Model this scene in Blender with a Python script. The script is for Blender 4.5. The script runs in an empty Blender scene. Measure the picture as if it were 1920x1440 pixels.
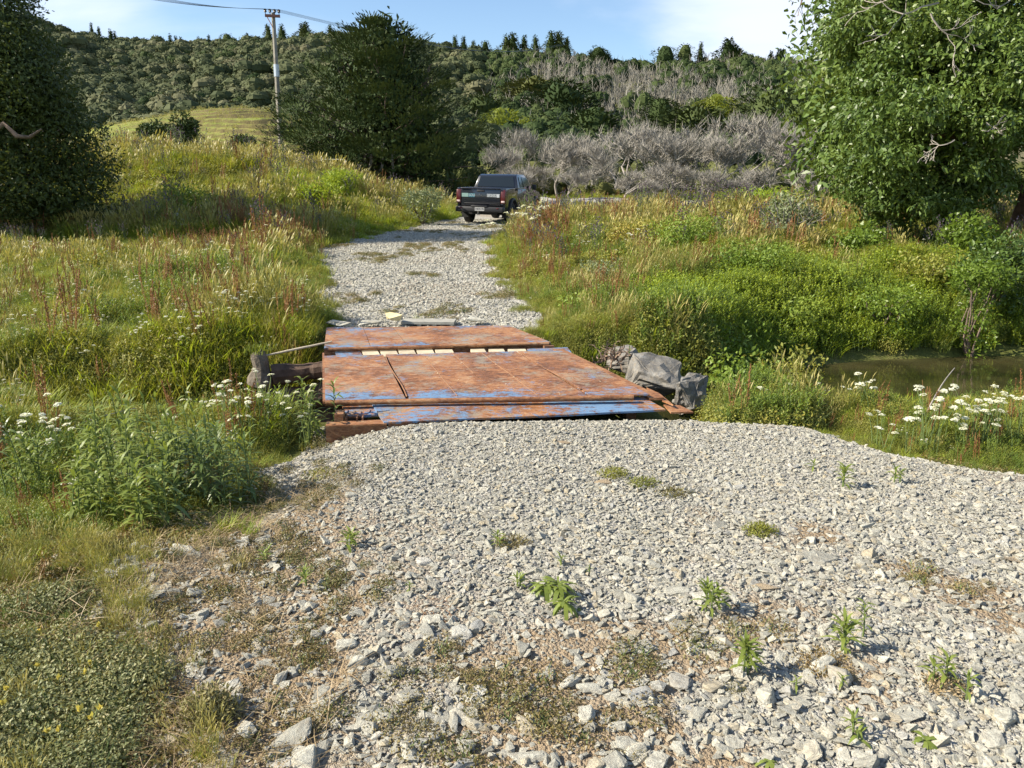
import bpy, bmesh, math, random
import numpy as np
from mathutils import Vector, Matrix, Euler

random.seed(11)
rng = np.random.default_rng(11)
sc = bpy.context.scene
COL = sc.collection
R = math.radians

# ------------------------------------------------------------------ camera, sky, sun, exposure
EYE, FOC, HORIZON = 1.6, 1450.0, 350.0
PITCH = math.atan((720 - HORIZON) / FOC)
cam = bpy.data.cameras.new('camera')
cam.sensor_width = 36.0
cam.lens = FOC / 1920 * 36
cam.clip_start, cam.clip_end = 0.05, 3000
camo = bpy.data.objects.new('camera', cam)
COL.objects.link(camo)
camo.location = (0, 0, EYE)
camo.rotation_euler = (R(90) - PITCH, 0, 0)
sc.camera = camo

SUN_EL, SUN_AZ = R(36), R(-98)          # azimuth from +Y towards +X: the sun stands to the left, a little behind
sdir = Vector((math.sin(SUN_AZ) * math.cos(SUN_EL), math.cos(SUN_AZ) * math.cos(SUN_EL), math.sin(SUN_EL)))
sun = bpy.data.lights.new('sun', 'SUN')
sun.energy = 5.0
sun.angle = R(0.5)
sun.color = (1.0, 0.91, 0.76)
suno = bpy.data.objects.new('sun', sun)
COL.objects.link(suno)
suno.rotation_euler = sdir.to_track_quat('Z', 'Y').to_euler()

world = bpy.data.worlds.new('World')
sc.world = world
world.use_nodes = True
wt = world.node_tree
wt.nodes.clear()
def wn(t, **k):
    n = wt.nodes.new(t)
    for a, b in k.items(): setattr(n, a, b)
    return n
sky = wn('ShaderNodeTexSky', sky_type='NISHITA', sun_disc=False, sun_elevation=SUN_EL, sun_rotation=SUN_AZ)
sky.air_density, sky.dust_density, sky.ozone_density = 1.0, 0.3, 3.0
tc = wn('ShaderNodeTexCoord')
mp = wn('ShaderNodeMapping'); mp.inputs['Scale'].default_value = (1.0, 1.0, 3.2); mp.inputs['Location'].default_value = (0.35, 0.2, 0.1)
nz = wn('ShaderNodeTexNoise'); nz.inputs['Scale'].default_value = 2.6; nz.inputs['Detail'].default_value = 7; nz.inputs['Roughness'].default_value = 0.55; nz.inputs['Distortion'].default_value = 0.4
def cloudbank(az, el, rad):
    """a soft cloud bank centred on a direction of the sky"""
    d = Vector((math.sin(R(az)) * math.cos(R(el)), math.cos(R(az)) * math.cos(R(el)), math.sin(R(el))))
    s = wn('ShaderNodeVectorMath', operation='DISTANCE'); s.inputs[1].default_value = d
    wt.links.new(tc.outputs['Generated'], s.inputs[0])
    m = wn('ShaderNodeMapRange', interpolation_type='SMOOTHSTEP')
    m.inputs['From Min'].default_value = rad; m.inputs['From Max'].default_value = rad * 0.15
    wt.links.new(s.outputs['Value'], m.inputs['Value'])
    return m.outputs[0]
banks = [cloudbank(20, 10, 0.26), cloudbank(-28, 14, 0.15), cloudbank(60, 20, 0.5), cloudbank(-120, 25, 0.5), cloudbank(165, 30, 0.6)]
acc = banks[0]
for b in banks[1:]:
    m = wn('ShaderNodeMath', operation='MAXIMUM'); wt.links.new(acc, m.inputs[0]); wt.links.new(b, m.inputs[1]); acc = m.outputs[0]
ms = wn('ShaderNodeMath', operation='MULTIPLY_ADD'); ms.inputs[1].default_value = 0.42; wt.links.new(acc, ms.inputs[0])
wt.links.new(tc.outputs['Generated'], mp.inputs[0]); wt.links.new(mp.outputs[0], nz.inputs['Vector'])
wt.links.new(nz.outputs['Fac'], ms.inputs[2])
mr = wn('ShaderNodeMapRange', interpolation_type='SMOOTHSTEP'); mr.inputs['From Min'].default_value = 0.55; mr.inputs['From Max'].default_value = 1.0
wt.links.new(ms.outputs[0], mr.inputs['Value'])
cm = wn('ShaderNodeMath', operation='MULTIPLY'); cm.inputs[1].default_value = 0.95; wt.links.new(mr.outputs[0], cm.inputs[0])
mix = wn('ShaderNodeMix', data_type='RGBA'); wt.links.new(cm.outputs[0], mix.inputs['Factor'])
wt.links.new(sky.outputs[0], mix.inputs['A']); mix.inputs['B'].default_value = (5.2, 5.7, 6.6, 1)
bg = wn('ShaderNodeBackground'); bg.inputs['Strength'].default_value = 0.088
wt.links.new(mix.outputs['Result'], bg.inputs[0])
wo = wn('ShaderNodeOutputWorld'); wt.links.new(bg.outputs[0], wo.inputs[0])

sc.view_settings.view_transform = 'Standard'
sc.view_settings.look = 'None'
sc.view_settings.exposure = 1.12
sc.view_settings.gamma = 1
sc.view_settings.use_curve_mapping = False
sc.cycles.max_bounces = 6
sc.cycles.transparent_max_bounces = 6
sc.cycles.use_denoising = True

# ------------------------------------------------------------------ small helpers
def tag(o, label=None, cat=None, group=None, kind=None):
    if label: o['label'] = label
    if cat: o['category'] = cat
    if group: o['group'] = group
    if kind: o['kind'] = kind
    return o
def thing(name, label, cat, loc=(0, 0, 0), rz=0, group=None, rot=None):
    o = bpy.data.objects.new(name, None)
    COL.objects.link(o)
    o.location = loc
    o.rotation_euler = rot if rot else (0, 0, rz)
    o.empty_display_size = 0.2
    return tag(o, label, cat, group)
def link(name, mesh, parent=None, loc=None, rot=None, scl=None, label=None):
    o = bpy.data.objects.new(name, mesh)
    COL.objects.link(o)
    if parent: o.parent = parent
    if loc is not None: o.location = loc
    if rot is not None: o.rotation_euler = rot
    if scl is not None: o.scale = scl if hasattr(scl, '__len__') else (scl,) * 3
    if label: o['label'] = label
    return o
def copy_tree(o, parent=None):
    c = o.copy(); COL.objects.link(c); c.parent = parent
    for ch in list(o.children): copy_tree(ch, c)
    return c
def ss(a, b, x):
    t = np.clip((np.asarray(x, float) - a) / (b - a), 0, 1)
    return t * t * (3 - 2 * t)
def vnoise(x, y, seed=0):
    x = np.asarray(x, float); y = np.asarray(y, float)
    xi, yi = np.floor(x).astype(np.int64), np.floor(y).astype(np.int64)
    fx, fy = x - xi, y - yi
    fx = fx * fx * (3 - 2 * fx); fy = fy * fy * (3 - 2 * fy)
    def h(a, b):
        n = (a * 374761393 + b * 668265263 + seed * 1274126177) & 0xFFFFFFFF
        n = ((n ^ (n >> 13)) * 1274126177) & 0xFFFFFFFF
        return ((n ^ (n >> 16)) & 0xFFFF) / 65535.0
    return (h(xi, yi) * (1 - fx) + h(xi + 1, yi) * fx) * (1 - fy) + (h(xi, yi + 1) * (1 - fx) + h(xi + 1, yi + 1) * fx) * fy
def fbm(x, y, seed=0, o=4):
    s, a, t = 0, 1.0, 0
    for k in range(o):
        s = s + a * vnoise(np.asarray(x) * 2 ** k, np.asarray(y) * 2 ** k, seed + k); t += a; a *= 0.5
    return s / t
def sdf(poly, x, y):
    """signed distance to a polygon, negative inside"""
    x = np.asarray(x, float); y = np.asarray(y, float)
    d = np.full(x.shape, 1e9); s = np.zeros(x.shape, bool)
    n = len(poly)
    for i in range(n):
        ax, ay = poly[i]; bx, by = poly[(i + 1) % n]
        ex, ey = bx - ax, by - ay
        wx, wy = x - ax, y - ay
        t = np.clip((wx * ex + wy * ey) / (ex * ex + ey * ey), 0, 1)
        d = np.minimum(d, (wx - ex * t) ** 2 + (wy - ey * t) ** 2)
        c = ((ay > y) != (by > y))
        with np.errstate(divide='ignore', invalid='ignore'):
            xc = (bx - ax) * (y - ay) / (by - ay) + ax
        s ^= c & (x < xc)
    return np.where(s, -1, 1) * np.sqrt(d)

def px_ground(px, py, z=0.0):
    """where the line of sight through a point of the photograph meets height z (used to read distances off the photo)"""
    dx = (px - 960) / FOC; dy = -(py - 720) / FOC
    Y = math.cos(PITCH) + dy * math.sin(PITCH); Z = -math.sin(PITCH) + dy * math.cos(PITCH)
    t = (z - EYE) / Z
    return dx * t, Y * t
def px_at(px, py, D):
    """point at distance D along +Y on the line of sight"""
    dx = (px - 960) / FOC; dy = -(py - 720) / FOC
    Y = math.cos(PITCH) + dy * math.sin(PITCH); Z = -math.sin(PITCH) + dy * math.cos(PITCH)
    t = D / Y
    return dx * t, D, EYE + Z * t

def slope_at(py):
    """rise per metre of distance of the line of sight through row py"""
    dy = -(np.asarray(py, float) - 720) / FOC
    return (-math.sin(PITCH) + dy * math.cos(PITCH)) / (math.cos(PITCH) + dy * math.sin(PITCH))

# ------------------------------------------------------------------ mesh builder on numpy arrays
class MB:
    def __init__(s): s.v = []; s.f = {3: [], 4: []}; s.m = {3: [], 4: []}; s.n = 0
    def add(s, v, f, mat=0):
        v = np.asarray(v, float).reshape(-1, 3); f = np.asarray(f, int)
        if len(f) == 0: return s
        s.v.append(v); k = f.shape[1]
        s.f[k].append(f + s.n); s.m[k].append(np.full(len(f), mat) if np.isscalar(mat) else np.asarray(mat))
        s.n += len(v)
        return s
    def merge(s, o, M=None, mat=None):
        off = s.n
        v = np.concatenate(o.v)
        if M is not None: v = v @ np.array(M.to_3x3()).T + np.array(M.translation)
        s.v.append(v); s.n += len(v)
        for k in (3, 4):
            for f, m in zip(o.f[k], o.m[k]):
                s.f[k].append(f + off); s.m[k].append(m if mat is None else np.full(len(f), mat))
        return s
    def stamp(s, o, pos, rotm, scl):
        """o copied to many places: pos Nx3, rotm Nx3x3, scl N"""
        v = np.concatenate(o.v); N = len(pos); nv = len(v)
        W = np.einsum('nij,vj->nvi', rotm, v) * np.asarray(scl)[:, None, None] + pos[:, None, :]
        off = s.n; s.v.append(W.reshape(-1, 3)); s.n += N * nv
        for k in (3, 4):
            for f, m in zip(o.f[k], o.m[k]):
                s.f[k].append((f[None] + (np.arange(N) * nv)[:, None, None] + off).reshape(-1, k)); s.m[k].append(np.tile(m, N))
        return s
    def mesh(s, name, mats, smooth=False):
        me = bpy.data.meshes.new(name)
        v = np.concatenate(s.v).astype(np.float32)
        F = [np.concatenate(s.f[k]) for k in (3, 4) if s.f[k]]
        Mi = np.concatenate([np.concatenate(s.m[k]) for k in (3, 4) if s.f[k]])
        cnt = np.concatenate([np.full(len(f), f.shape[1]) for f in F])
        me.vertices.add(len(v)); me.vertices.foreach_set('co', v.ravel())
        loops = np.concatenate([f.ravel() for f in F])
        me.loops.add(len(loops)); me.loops.foreach_set('vertex_index', loops.astype(np.int32))
        me.polygons.add(len(cnt))
        me.polygons.foreach_set('loop_start', np.concatenate([[0], np.cumsum(cnt)[:-1]]).astype(np.int32))
        me.polygons.foreach_set('loop_total', cnt.astype(np.int32))
        for m in (mats if isinstance(mats, (list, tuple)) else [mats]): me.materials.append(m)
        me.polygons.foreach_set('material_index', Mi.astype(np.int32))
        me.polygons.foreach_set('use_smooth', np.full(len(cnt), smooth))
        me.update(calc_edges=True)
        return me
    def obj(s, name, mats, parent=None, smooth=False, **k):
        return link(name, s.mesh(name, mats, smooth), parent, **k)
    def box(s, c, d, rz=0, mat=0, taper=1.0):
        x, y, z = [q / 2 for q in d]
        v = np.array([(-x, -y, -z), (x, -y, -z), (x, y, -z), (-x, y, -z), (-x * taper, -y * taper, z), (x * taper, -y * taper, z), (x * taper, y * taper, z), (-x * taper, y * taper, z)])
        cr, sr = math.cos(rz), math.sin(rz)
        v = v @ np.array([[cr, sr, 0], [-sr, cr, 0], [0, 0, 1]]) + np.array(c)
        return s.add(v, [(0, 3, 2, 1), (4, 5, 6, 7), (0, 1, 5, 4), (1, 2, 6, 5), (2, 3, 7, 6), (3, 0, 4, 7)], mat)
    def hexa(s, b, t, mat=0):
        """a block from four bottom and four top corners"""
        return s.add(list(b) + list(t), [(0, 3, 2, 1), (4, 5, 6, 7), (0, 1, 5, 4), (1, 2, 6, 5), (2, 3, 7, 6), (3, 0, 4, 7)], mat)
    def tube(s, pts, rad, sides=6, mat=0, cap=True):
        pts = np.asarray(pts, float); n = len(pts)
        rad = np.broadcast_to(np.asarray(rad, float), (n,))
        t = np.gradient(pts, axis=0); t /= np.linalg.norm(t, axis=1)[:, None] + 1e-9
        ref = np.array([0, 0, 1.0]) if abs(t[:, 2]).mean() < 0.8 else np.array([1.0, 0, 0])
        a = np.cross(t, ref); a /= np.linalg.norm(a, axis=1)[:, None] + 1e-9
        b = np.cross(t, a)
        th = np.arange(sides) / sides * 2 * np.pi
        v = pts[:, None, :] + rad[:, None, None] * (np.cos(th)[None, :, None] * a[:, None, :] + np.sin(th)[None, :, None] * b[:, None, :])
        i = np.arange(n - 1)[:, None] * sides; j = np.arange(sides)[None, :]; j2 = (j + 1) % sides
        f = np.stack([i + j, i + j2, i + sides + j2, i + sides + j], -1).reshape(-1, 4)
        s.add(v.reshape(-1, 3), f, mat)
        if cap and sides == 4:
            s.add(v[0], [(0, 1, 2, 3)], mat); s.add(v[-1], [(3, 2, 1, 0)], mat)
        elif cap:
            for q, vv in ((0, v[0]), (1, v[-1])):
                c = np.concatenate([vv, vv.mean(0)[None]])
                s.add(c, [((k + 1) % sides, k, sides) if q == 0 else (k, (k + 1) % sides, sides) for k in range(sides)], mat)
        return s

def rotz_mats(a):
    c, s = np.cos(a), np.sin(a); z = np.zeros_like(a); o = np.ones_like(a)
    return np.stack([np.stack([c, -s, z], -1), np.stack([s, c, z], -1), np.stack([z, z, o], -1)], -2)
def frames(n, spin):
    """rotation matrices whose Z axis is n, spun about it"""
    n = n / (np.linalg.norm(n, axis=1)[:, None] + 1e-9)
    ref = np.where(np.abs(n[:, 2:3]) > 0.95, np.array([[1.0, 0, 0]]), np.array([[0, 0, 1.0]]))
    a = np.cross(ref, n); a /= np.linalg.norm(a, axis=1)[:, None]
    b = np.cross(n, a)
    c, s = np.cos(spin)[:, None], np.sin(spin)[:, None]
    return np.stack([a * c + b * s, -a * s + b * c, n], -1)
def rdir(n, g=rng):
    v = g.normal(size=(n, 3)); return v / np.linalg.norm(v, axis=1)[:, None]

def ribbons(mb, base, up, lean, L, W, nseg=3, droop=0.5, mat=0, profile='blade', side=None):
    """many curved ribbons at once: base Nx3, up Nx3 (start direction), lean Nx3 (where the tip bends to)"""
    N = len(base); t = np.linspace(0, 1, nseg + 1)
    L = np.broadcast_to(L, (N,)); W = np.broadcast_to(W, (N,))
    c = base[:, None] + up[:, None] * (L[:, None] * t * (1 - 0.25 * droop * t))[..., None] + lean[:, None] * (L[:, None] * droop * t ** 2)[..., None]
    if side is None:
        side = np.cross(up, lean + 1e-4 * rdir(N)); side /= np.linalg.norm(side, axis=1)[:, None] + 1e-9
    w = np.maximum(1 - t ** 1.6, 0.04) if profile == 'blade' else np.maximum(np.sin(np.pi * np.clip(t * 0.94 + 0.05, 0, 1)) ** 0.8, 0.05)
    off = side[:, None] * (W[:, None] * 0.5 * w)[..., None]
    v = np.stack([c - off, c + off], 2).reshape(N, -1, 3)
    k = np.arange(nseg) * 2
    q = np.stack([k, k + 1, k + 3, k + 2], -1)
    f = (q[None] + (np.arange(N) * (nseg + 1) * 2)[:, None, None]).reshape(-1, 4)
    return mb.add(v.reshape(-1, 3), f, mat)

# ------------------------------------------------------------------ materials
def new_mat(name):
    m = bpy.data.materials.new(name); m.use_nodes = True
    nt = m.node_tree; nt.nodes.clear()
    return m, nt
def N(nt, t, ins=None, **k):
    n = nt.nodes.new(t)
    for a, b in k.items(): setattr(n, a, b)
    for a, b in (ins or {}).items():
        if isinstance(b, bpy.types.NodeSocket): nt.links.new(b, n.inputs[a])
        else: n.inputs[a].default_value = b
    return n
def ramp(nt, fac, stops, interp='LINEAR'):
    n = nt.nodes.new('ShaderNodeValToRGB'); n.color_ramp.interpolation = interp
    e = n.color_ramp.elements
    while len(e) < len(stops): e.new(0.5)
    for q, (p, c) in zip(e, stops):
        q.position = p; q.color = tuple(c) + (1,) if len(c) == 3 else c
    nt.links.new(fac, n.inputs[0])
    return n.outputs[0]
def noise(nt, vec, scale, detail=4, rough=0.55, dist=0.0):
    n = N(nt, 'ShaderNodeTexNoise', {'Scale': scale, 'Detail': detail, 'Roughness': rough, 'Distortion': dist})
    if vec is not None: nt.links.new(vec, n.inputs['Vector'])
    return n.outputs['Fac']
def mathn(nt, op, a, b=0.0, c=None, clamp=False):
    n = N(nt, 'ShaderNodeMath', {0: a, 1: b} if c is None else {0: a, 1: b, 2: c}, operation=op)
    n.use_clamp = clamp
    return n.outputs[0]
def mixc(nt, fac, a, b, blend='MIX'):
    n = nt.nodes.new('ShaderNodeMix'); n.data_type = 'RGBA'; n.blend_type = blend
    for key, val in (('Factor', fac), ('A', a), ('B', b)):
        if isinstance(val, bpy.types.NodeSocket): nt.links.new(val, n.inputs[key])
        elif key == 'Factor': n.inputs[key].default_value = val
        else: n.inputs[key].default_value = tuple(val) + (1,)
    return n.outputs['Result']
def finish(nt, color, rough=0.7, bump=None, bdist=0.01, bstr=0.6, spec=0.3, metal=0.0, trans=None, tcol=None, disp=None):
    p = N(nt, 'ShaderNodeBsdfPrincipled', {'Specular IOR Level': spec, 'Metallic': metal})
    for key, val in (('Base Color', color), ('Roughness', rough)):
        if isinstance(val, bpy.types.NodeSocket): nt.links.new(val, p.inputs[key])
        elif key == 'Base Color': p.inputs[key].default_value = tuple(val) + (1,)
        else: p.inputs[key].default_value = val
    if bump is not None:
        b = N(nt, 'ShaderNodeBump', {'Height': bump, 'Distance': bdist, 'Strength': bstr})
        nt.links.new(b.outputs[0], p.inputs['Normal'])
    out = p.outputs[0]
    if trans:
        t = N(nt, 'ShaderNodeBsdfTranslucent')
        src = tcol if tcol is not None else color
        if isinstance(src, bpy.types.NodeSocket): nt.links.new(src, t.inputs[0])
        else: t.inputs[0].default_value = tuple(src) + (1,)
        mx = N(nt, 'ShaderNodeMixShader', {0: trans, 1: out, 2: t.outputs[0]})
        out = mx.outputs[0]
    o = N(nt, 'ShaderNodeOutputMaterial', {'Surface': out})
    return p
def leaf_mat(name, cols, patch=0.35, trans=0.3, rough=0.5, spec=0.3, rnd=0.55, island=True, dark=0.0):
    """foliage: colour drawn per plant, per leaf and by slow patches over the land"""
    m, nt = new_mat(name)
    g = N(nt, 'ShaderNodeNewGeometry'); oi = N(nt, 'ShaderNodeObjectInfo')
    nf = noise(nt, g.outputs['Position'], patch, 2, 0.6)
    nf = mathn(nt, 'MULTIPLY_ADD', nf, 2.0, -0.5)
    a = mathn(nt, 'MULTIPLY_ADD', g.outputs['Random Per Island'], 0.45 if island else 0.0, mathn(nt, 'MULTIPLY', oi.outputs['Random'], 0.55 if island else 1.0))
    f = mathn(nt, 'ADD', mathn(nt, 'MULTIPLY', a, rnd), mathn(nt, 'MULTIPLY', nf, 1 - rnd), clamp=True)
    k = len(cols)
    c = ramp(nt, f, [((i + 0.15) / (k - 0.7) if k > 1 else 0, q) for i, q in enumerate(cols)])
    finish(nt, c, rough, spec=spec, trans=trans, tcol=mixc(nt, 0.5, c, (cols[-1][0] * 1.6 + 0.01, cols[-1][1] * 1.7, cols[-1][2] * 0.7)) if trans else None)
    return m
def plain(name, c, rough=0.6, metal=0.0, spec=0.4, nscale=0, var=0.3, bstr=0.3, bdist=0.005, coat=0):
    m, nt = new_mat(name)
    if nscale:
        t = N(nt, 'ShaderNodeTexCoord'); f = noise(nt, t.outputs['Object'], nscale, 6, 0.65)
        col = ramp(nt, f, [(0.3, [q * (1 - var) for q in c]), (0.7, [min(1, q * (1 + var)) for q in c])])
        p = finish(nt, col, rough, f, bdist, bstr, spec, metal)
    else: p = finish(nt, c, rough, spec=spec, metal=metal)
    if coat: p.inputs['Coat Weight'].default_value = coat; p.inputs['Coat Roughness'].default_value = 0.05
    return m

# ------------------------------------------------------------------ instancing for what nobody could count
LIB = {}
def lib(key, meshes):
    c = bpy.data.collections.new('source_' + key)
    for i, me in enumerate(meshes):
        o = bpy.data.objects.new(f'{key}_source_{i:02d}', me); c.objects.link(o)
    LIB[key] = (c, len(meshes))
def scatter(name, key, P, rot, scl, label, cat=None, idx=None, flat=1.0, parent=None):
    """one object of kind stuff; geometry nodes put a source mesh on each of its points"""
    c, n = LIB[key]; P = np.asarray(P, np.float32); k = len(P)
    me = bpy.data.meshes.new(name); me.vertices.add(k); me.vertices.foreach_set('co', P.ravel())
    if idx is None: idx = rng.integers(0, n, k)
    scl = np.asarray(scl, np.float32)
    if scl.ndim == 1: scl = np.stack([scl, scl, scl * flat], 1)
    a = me.attributes.new('rot', 'FLOAT_VECTOR', 'POINT'); a.data.foreach_set('vector', np.asarray(rot, np.float32).ravel())
    a = me.attributes.new('scl', 'FLOAT_VECTOR', 'POINT'); a.data.foreach_set('vector', scl.astype(np.float32).ravel())
    a = me.attributes.new('idx', 'INT', 'POINT'); a.data.foreach_set('value', np.asarray(idx, np.int32))
    o = link(name, me, parent)
    ng = bpy.data.node_groups.new(name, 'GeometryNodeTree')
    ng.interface.new_socket('Geometry', in_out='INPUT', socket_type='NodeSocketGeometry')
    ng.interface.new_socket('Geometry', in_out='OUTPUT', socket_type='NodeSocketGeometry')
    gi = ng.nodes.new('NodeGroupInput'); go = ng.nodes.new('NodeGroupOutput')
    ip = ng.nodes.new('GeometryNodeInstanceOnPoints')
    ci = ng.nodes.new('GeometryNodeCollectionInfo'); ci.inputs['Collection'].default_value = c
    ci.inputs['Separate Children'].default_value = True; ci.inputs['Reset Children'].default_value = True
    ip.inputs['Pick Instance'].default_value = True
    def at(nm, dt):
        q = ng.nodes.new('GeometryNodeInputNamedAttribute'); q.data_type = dt; q.inputs['Name'].default_value = nm
        return q.outputs['Attribute']
    L = ng.links.new
    L(gi.outputs[0], ip.inputs['Points']); L(ci.outputs[0], ip.inputs['Instance'])
    L(at('idx', 'INT'), ip.inputs['Instance Index']); L(at('rot', 'FLOAT_VECTOR'), ip.inputs['Rotation']); L(at('scl', 'FLOAT_VECTOR'), ip.inputs['Scale'])
    L(ip.outputs[0], go.inputs[0])
    md = o.modifiers.new('scatter', 'NODES'); md.node_group = ng
    return tag(o, label, cat, kind='stuff')
def zrot(n, tilt=0.12):
    return np.stack([rng.normal(0, tilt, n), rng.normal(0, tilt, n), rng.uniform(0, 2 * np.pi, n)], 1)
# ------------------------------------------------------------------ the lie of the land
BARE = [(-1.32, 5.35), (-1.5, 4.5), (-1.2, 3.9), (-1.3, 3.45), (-1.75, 3.05), (-1.45, 2.5), (-1.0, 2.05), (-0.75, 1.4), (-0.75, -1), (9, -1), (9, 3.3), (5, 3.95), (3.1, 4.3), (2.7, 4.5), (2.42, 4.75), (2.1, 5.25), (1.3, 5.45)]
ROAD = [(-2.0, 8.7), (-2.15, 9.3), (-3.2, 12.6), (-4.9, 18.6), (-4.5, 22.0), (-3.1, 29), (-2.2, 35), (-3.0, 46), (3.5, 46), (3.6, 38), (1.6, 32), (0.4, 27), (-0.55, 21), (-0.2, 14), (0.3, 9.4), (0.15, 8.6)]
CROSS = [(40, 27), (18, 34.5), (8, 40.2), (0, 45), (-6, 54), (-20, 72), (-60, 100), (-60, 112), (-20, 84), (-6, 68), (2, 58), (10, 50), (22, 43), (42, 36)]
CX = [-40, -12, -5, -3, 0, 2, 3.2, 4.2, 5.5, 8, 14, 40]
CY = [3.0, 5.6, 6.6, 6.9, 7.15, 7.5, 7.9, 8.35, 8.75, 9.0, 9.2, 10]
CWX = [-40, 1.8, 3.2, 4.2, 7, 40]
CWW = [0.42, 0.5, 0.85, 1.15, 1.15, 1.2]
WATER_Z = -0.74
def channel_d(x, y):
    return np.abs(y - np.interp(x, CX, CY)) - np.interp(x, CWX, CWW)
def land(x, y):
    x = np.asarray(x, float); y = np.asarray(y, float)
    z = 0.0125 * np.clip(y - 9, 0, 21) + 0.021 * np.clip(y - 30, 0, 50) + 0.0 * x
    # mound left of the road beyond the shade
    xr = -2.0 - 0.10 * np.clip(y - 30, 0, 40) - 0.33 * np.clip(30 - y, 0, 9)
    hx = 2.0 * ss(-0.3, -11, x - xr) ** 0.8
    z = z + hx * ss(20.5, 31, y + 0.22 * np.clip(x + 12, -20, 10)) * (1 - 0.75 * ss(52, 75, y))
    # low bank right of the road
    rx = np.interp(y, [9, 14, 21, 27, 32, 40], [0.3, -0.2, -0.55, 0.4, 1.6, 4.0])
    z = z + 0.26 * ss(0.1, 2.2, x - rx) * ss(9.8, 14.5, y + 0.12 * x) * (1 - 0.75 * ss(19, 33, y))
    # land a little lower along the stream on the left
    z = z - 0.10 * ss(-1.6, -3.2, x) * ss(3.0, 5.5, y) * (1 - ss(8, 11, y))
    inroad = np.minimum(sdf(BARE, x, y), sdf(ROAD, x, y))
    bumps = (fbm(x * 0.9, y * 0.9, 3) - 0.5) * (0.30 + 0.35 * ss(0, 1.5, x) * ss(10, 12, y) * ss(30, 22, y)) + (fbm(x * 0.25, y * 0.25, 9) - 0.5) * 0.35 * ss(10, 30, y)
    z = z + bumps * ss(0.1, 1.2, inroad)
    # gravel foreground: gentle heaps, falling off over its edge
    fg = sdf(BARE, x, y)
    z = z - 0.14 * ss(-0.35, 0.25, fg) * (1 - ss(5.5, 7, y)) * ss(3.0, 4.2, y)
    z = z + (fbm(x * 1.3, y * 1.3, 21) - 0.5) * 0.05 * (1 - ss(6, 8, y)) * ss(0, -0.3, fg)
    # stream bed
    wdt = np.where(x > 2.2, np.where(y > np.interp(x, CX, CY), 1.25 + 1.2 * ss(2.2, 3.5, x), 1.25), np.where(x < -1.8, 0.9, 0.85))
    cd = channel_d(x, y)
    depth = np.interp(x, [-40, -9, -4.5, -2.2, 40], [0.2, 0.25, 0.55, 1.1, 1.1])
    z = z - depth * (1 - ss(0, 1, cd / wdt)) * np.where(x < 60, 1, 1)
    # hollows beside the deck: the gravel heap falls away at its near left corner, the bank is washed out at the right
    z = z - 0.13 * np.exp(-((x + 1.25) / 0.42) ** 2 - ((y - 4.95) / 0.34) ** 2) - 0.34 * np.exp(-((x - 1.48) / 0.22) ** 2 - ((y - 6.0) / 0.42) ** 2)
    # far country
    z = z + 0.5 * ss(80, 140, y)
    return z

# terrain grid, finer near the camera
def axis(lo, hi, fine, mid_lo, mid_hi, grow=1.09):
    a = list(np.arange(mid_lo, mid_hi + 1e-6, fine)); s = fine
    while a[-1] < hi: s *= grow; a.append(a[-1] + s)
    s = fine
    while a[0] > lo: s *= grow; a.insert(0, a[0] - s)
    return np.array(a)
def sheet(name, xs, ys, zf, mats, mask=None, keep=None, attr=None):
    X, Y = np.meshgrid(xs, ys)
    Z = zf(X, Y)
    v = np.stack([X, Y, Z], -1).reshape(-1, 3); nx = len(xs)
    i = (np.arange(len(ys) - 1)[:, None] * nx + np.arange(nx - 1)[None]).reshape(-1)
    f = np.stack([i, i + 1, i + nx + 1, i + nx], -1)
    if keep is not None:
        c = v[f].mean(1); f = f[keep(c[:, 0], c[:, 1])]
        u, inv = np.unique(f, return_inverse=True); v = v[u]; f = inv.reshape(-1, 4)
    me = MB().add(v, f).mesh(name, mats, True)
    if attr:
        for nm, fn in attr.items():
            a = me.attributes.new(nm, 'FLOAT', 'POINT'); a.data.foreach_set('value', fn(v[:, 0], v[:, 1]).astype(np.float32))
    return link(name, me)

def dirtmask(x, y):
    """1 where brown earth shows between the stones, 0 where the crushed stone lies thick"""
    d = ss(3.3, 2.3, y + 0.12 * x + (fbm(x * 1.6, y * 1.6, 5) - 0.5) * 1.3)
    left = ss(0.3, -1.1, x + (fbm(x * 2, y * 2, 8) - 0.5) * 0.9) * ss(3.9, 3.4, y)
    patches = ss(0.60, 0.72, fbm(x * 2.1 + 4, y * 2.1, 14)) * ss(4.5, 3.6, y)
    rt = ss(2.2, 3.2, x) * ss(0.5, 0.62, fbm(x * 2.5, y * 2.5, 16)) * 0.8
    return np.clip(d * ss(0.35, 0.52, fbm(x * 2.6, y * 2.6, 31)) + left * 0.95 + patches + rt, 0, 1)

m_soil, nt = new_mat('soil')
g = N(nt, 'ShaderNodeNewGeometry'); P_ = g.outputs['Position']
n1 = noise(nt, P_, 0.6, 5); n2 = noise(nt, P_, 14, 6, 0.7)
c = ramp(nt, mathn(nt, 'ADD', mathn(nt, 'MULTIPLY', n1, 0.5), mathn(nt, 'MULTIPLY', n2, 0.5)), [(0.3, (0.05, 0.06, 0.016)), (0.5, (0.10, 0.11, 0.03)), (0.7, (0.17, 0.145, 0.065))])
finish(nt, c, 0.95, n2, 0.03, 0.8, 0.1)

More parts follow.
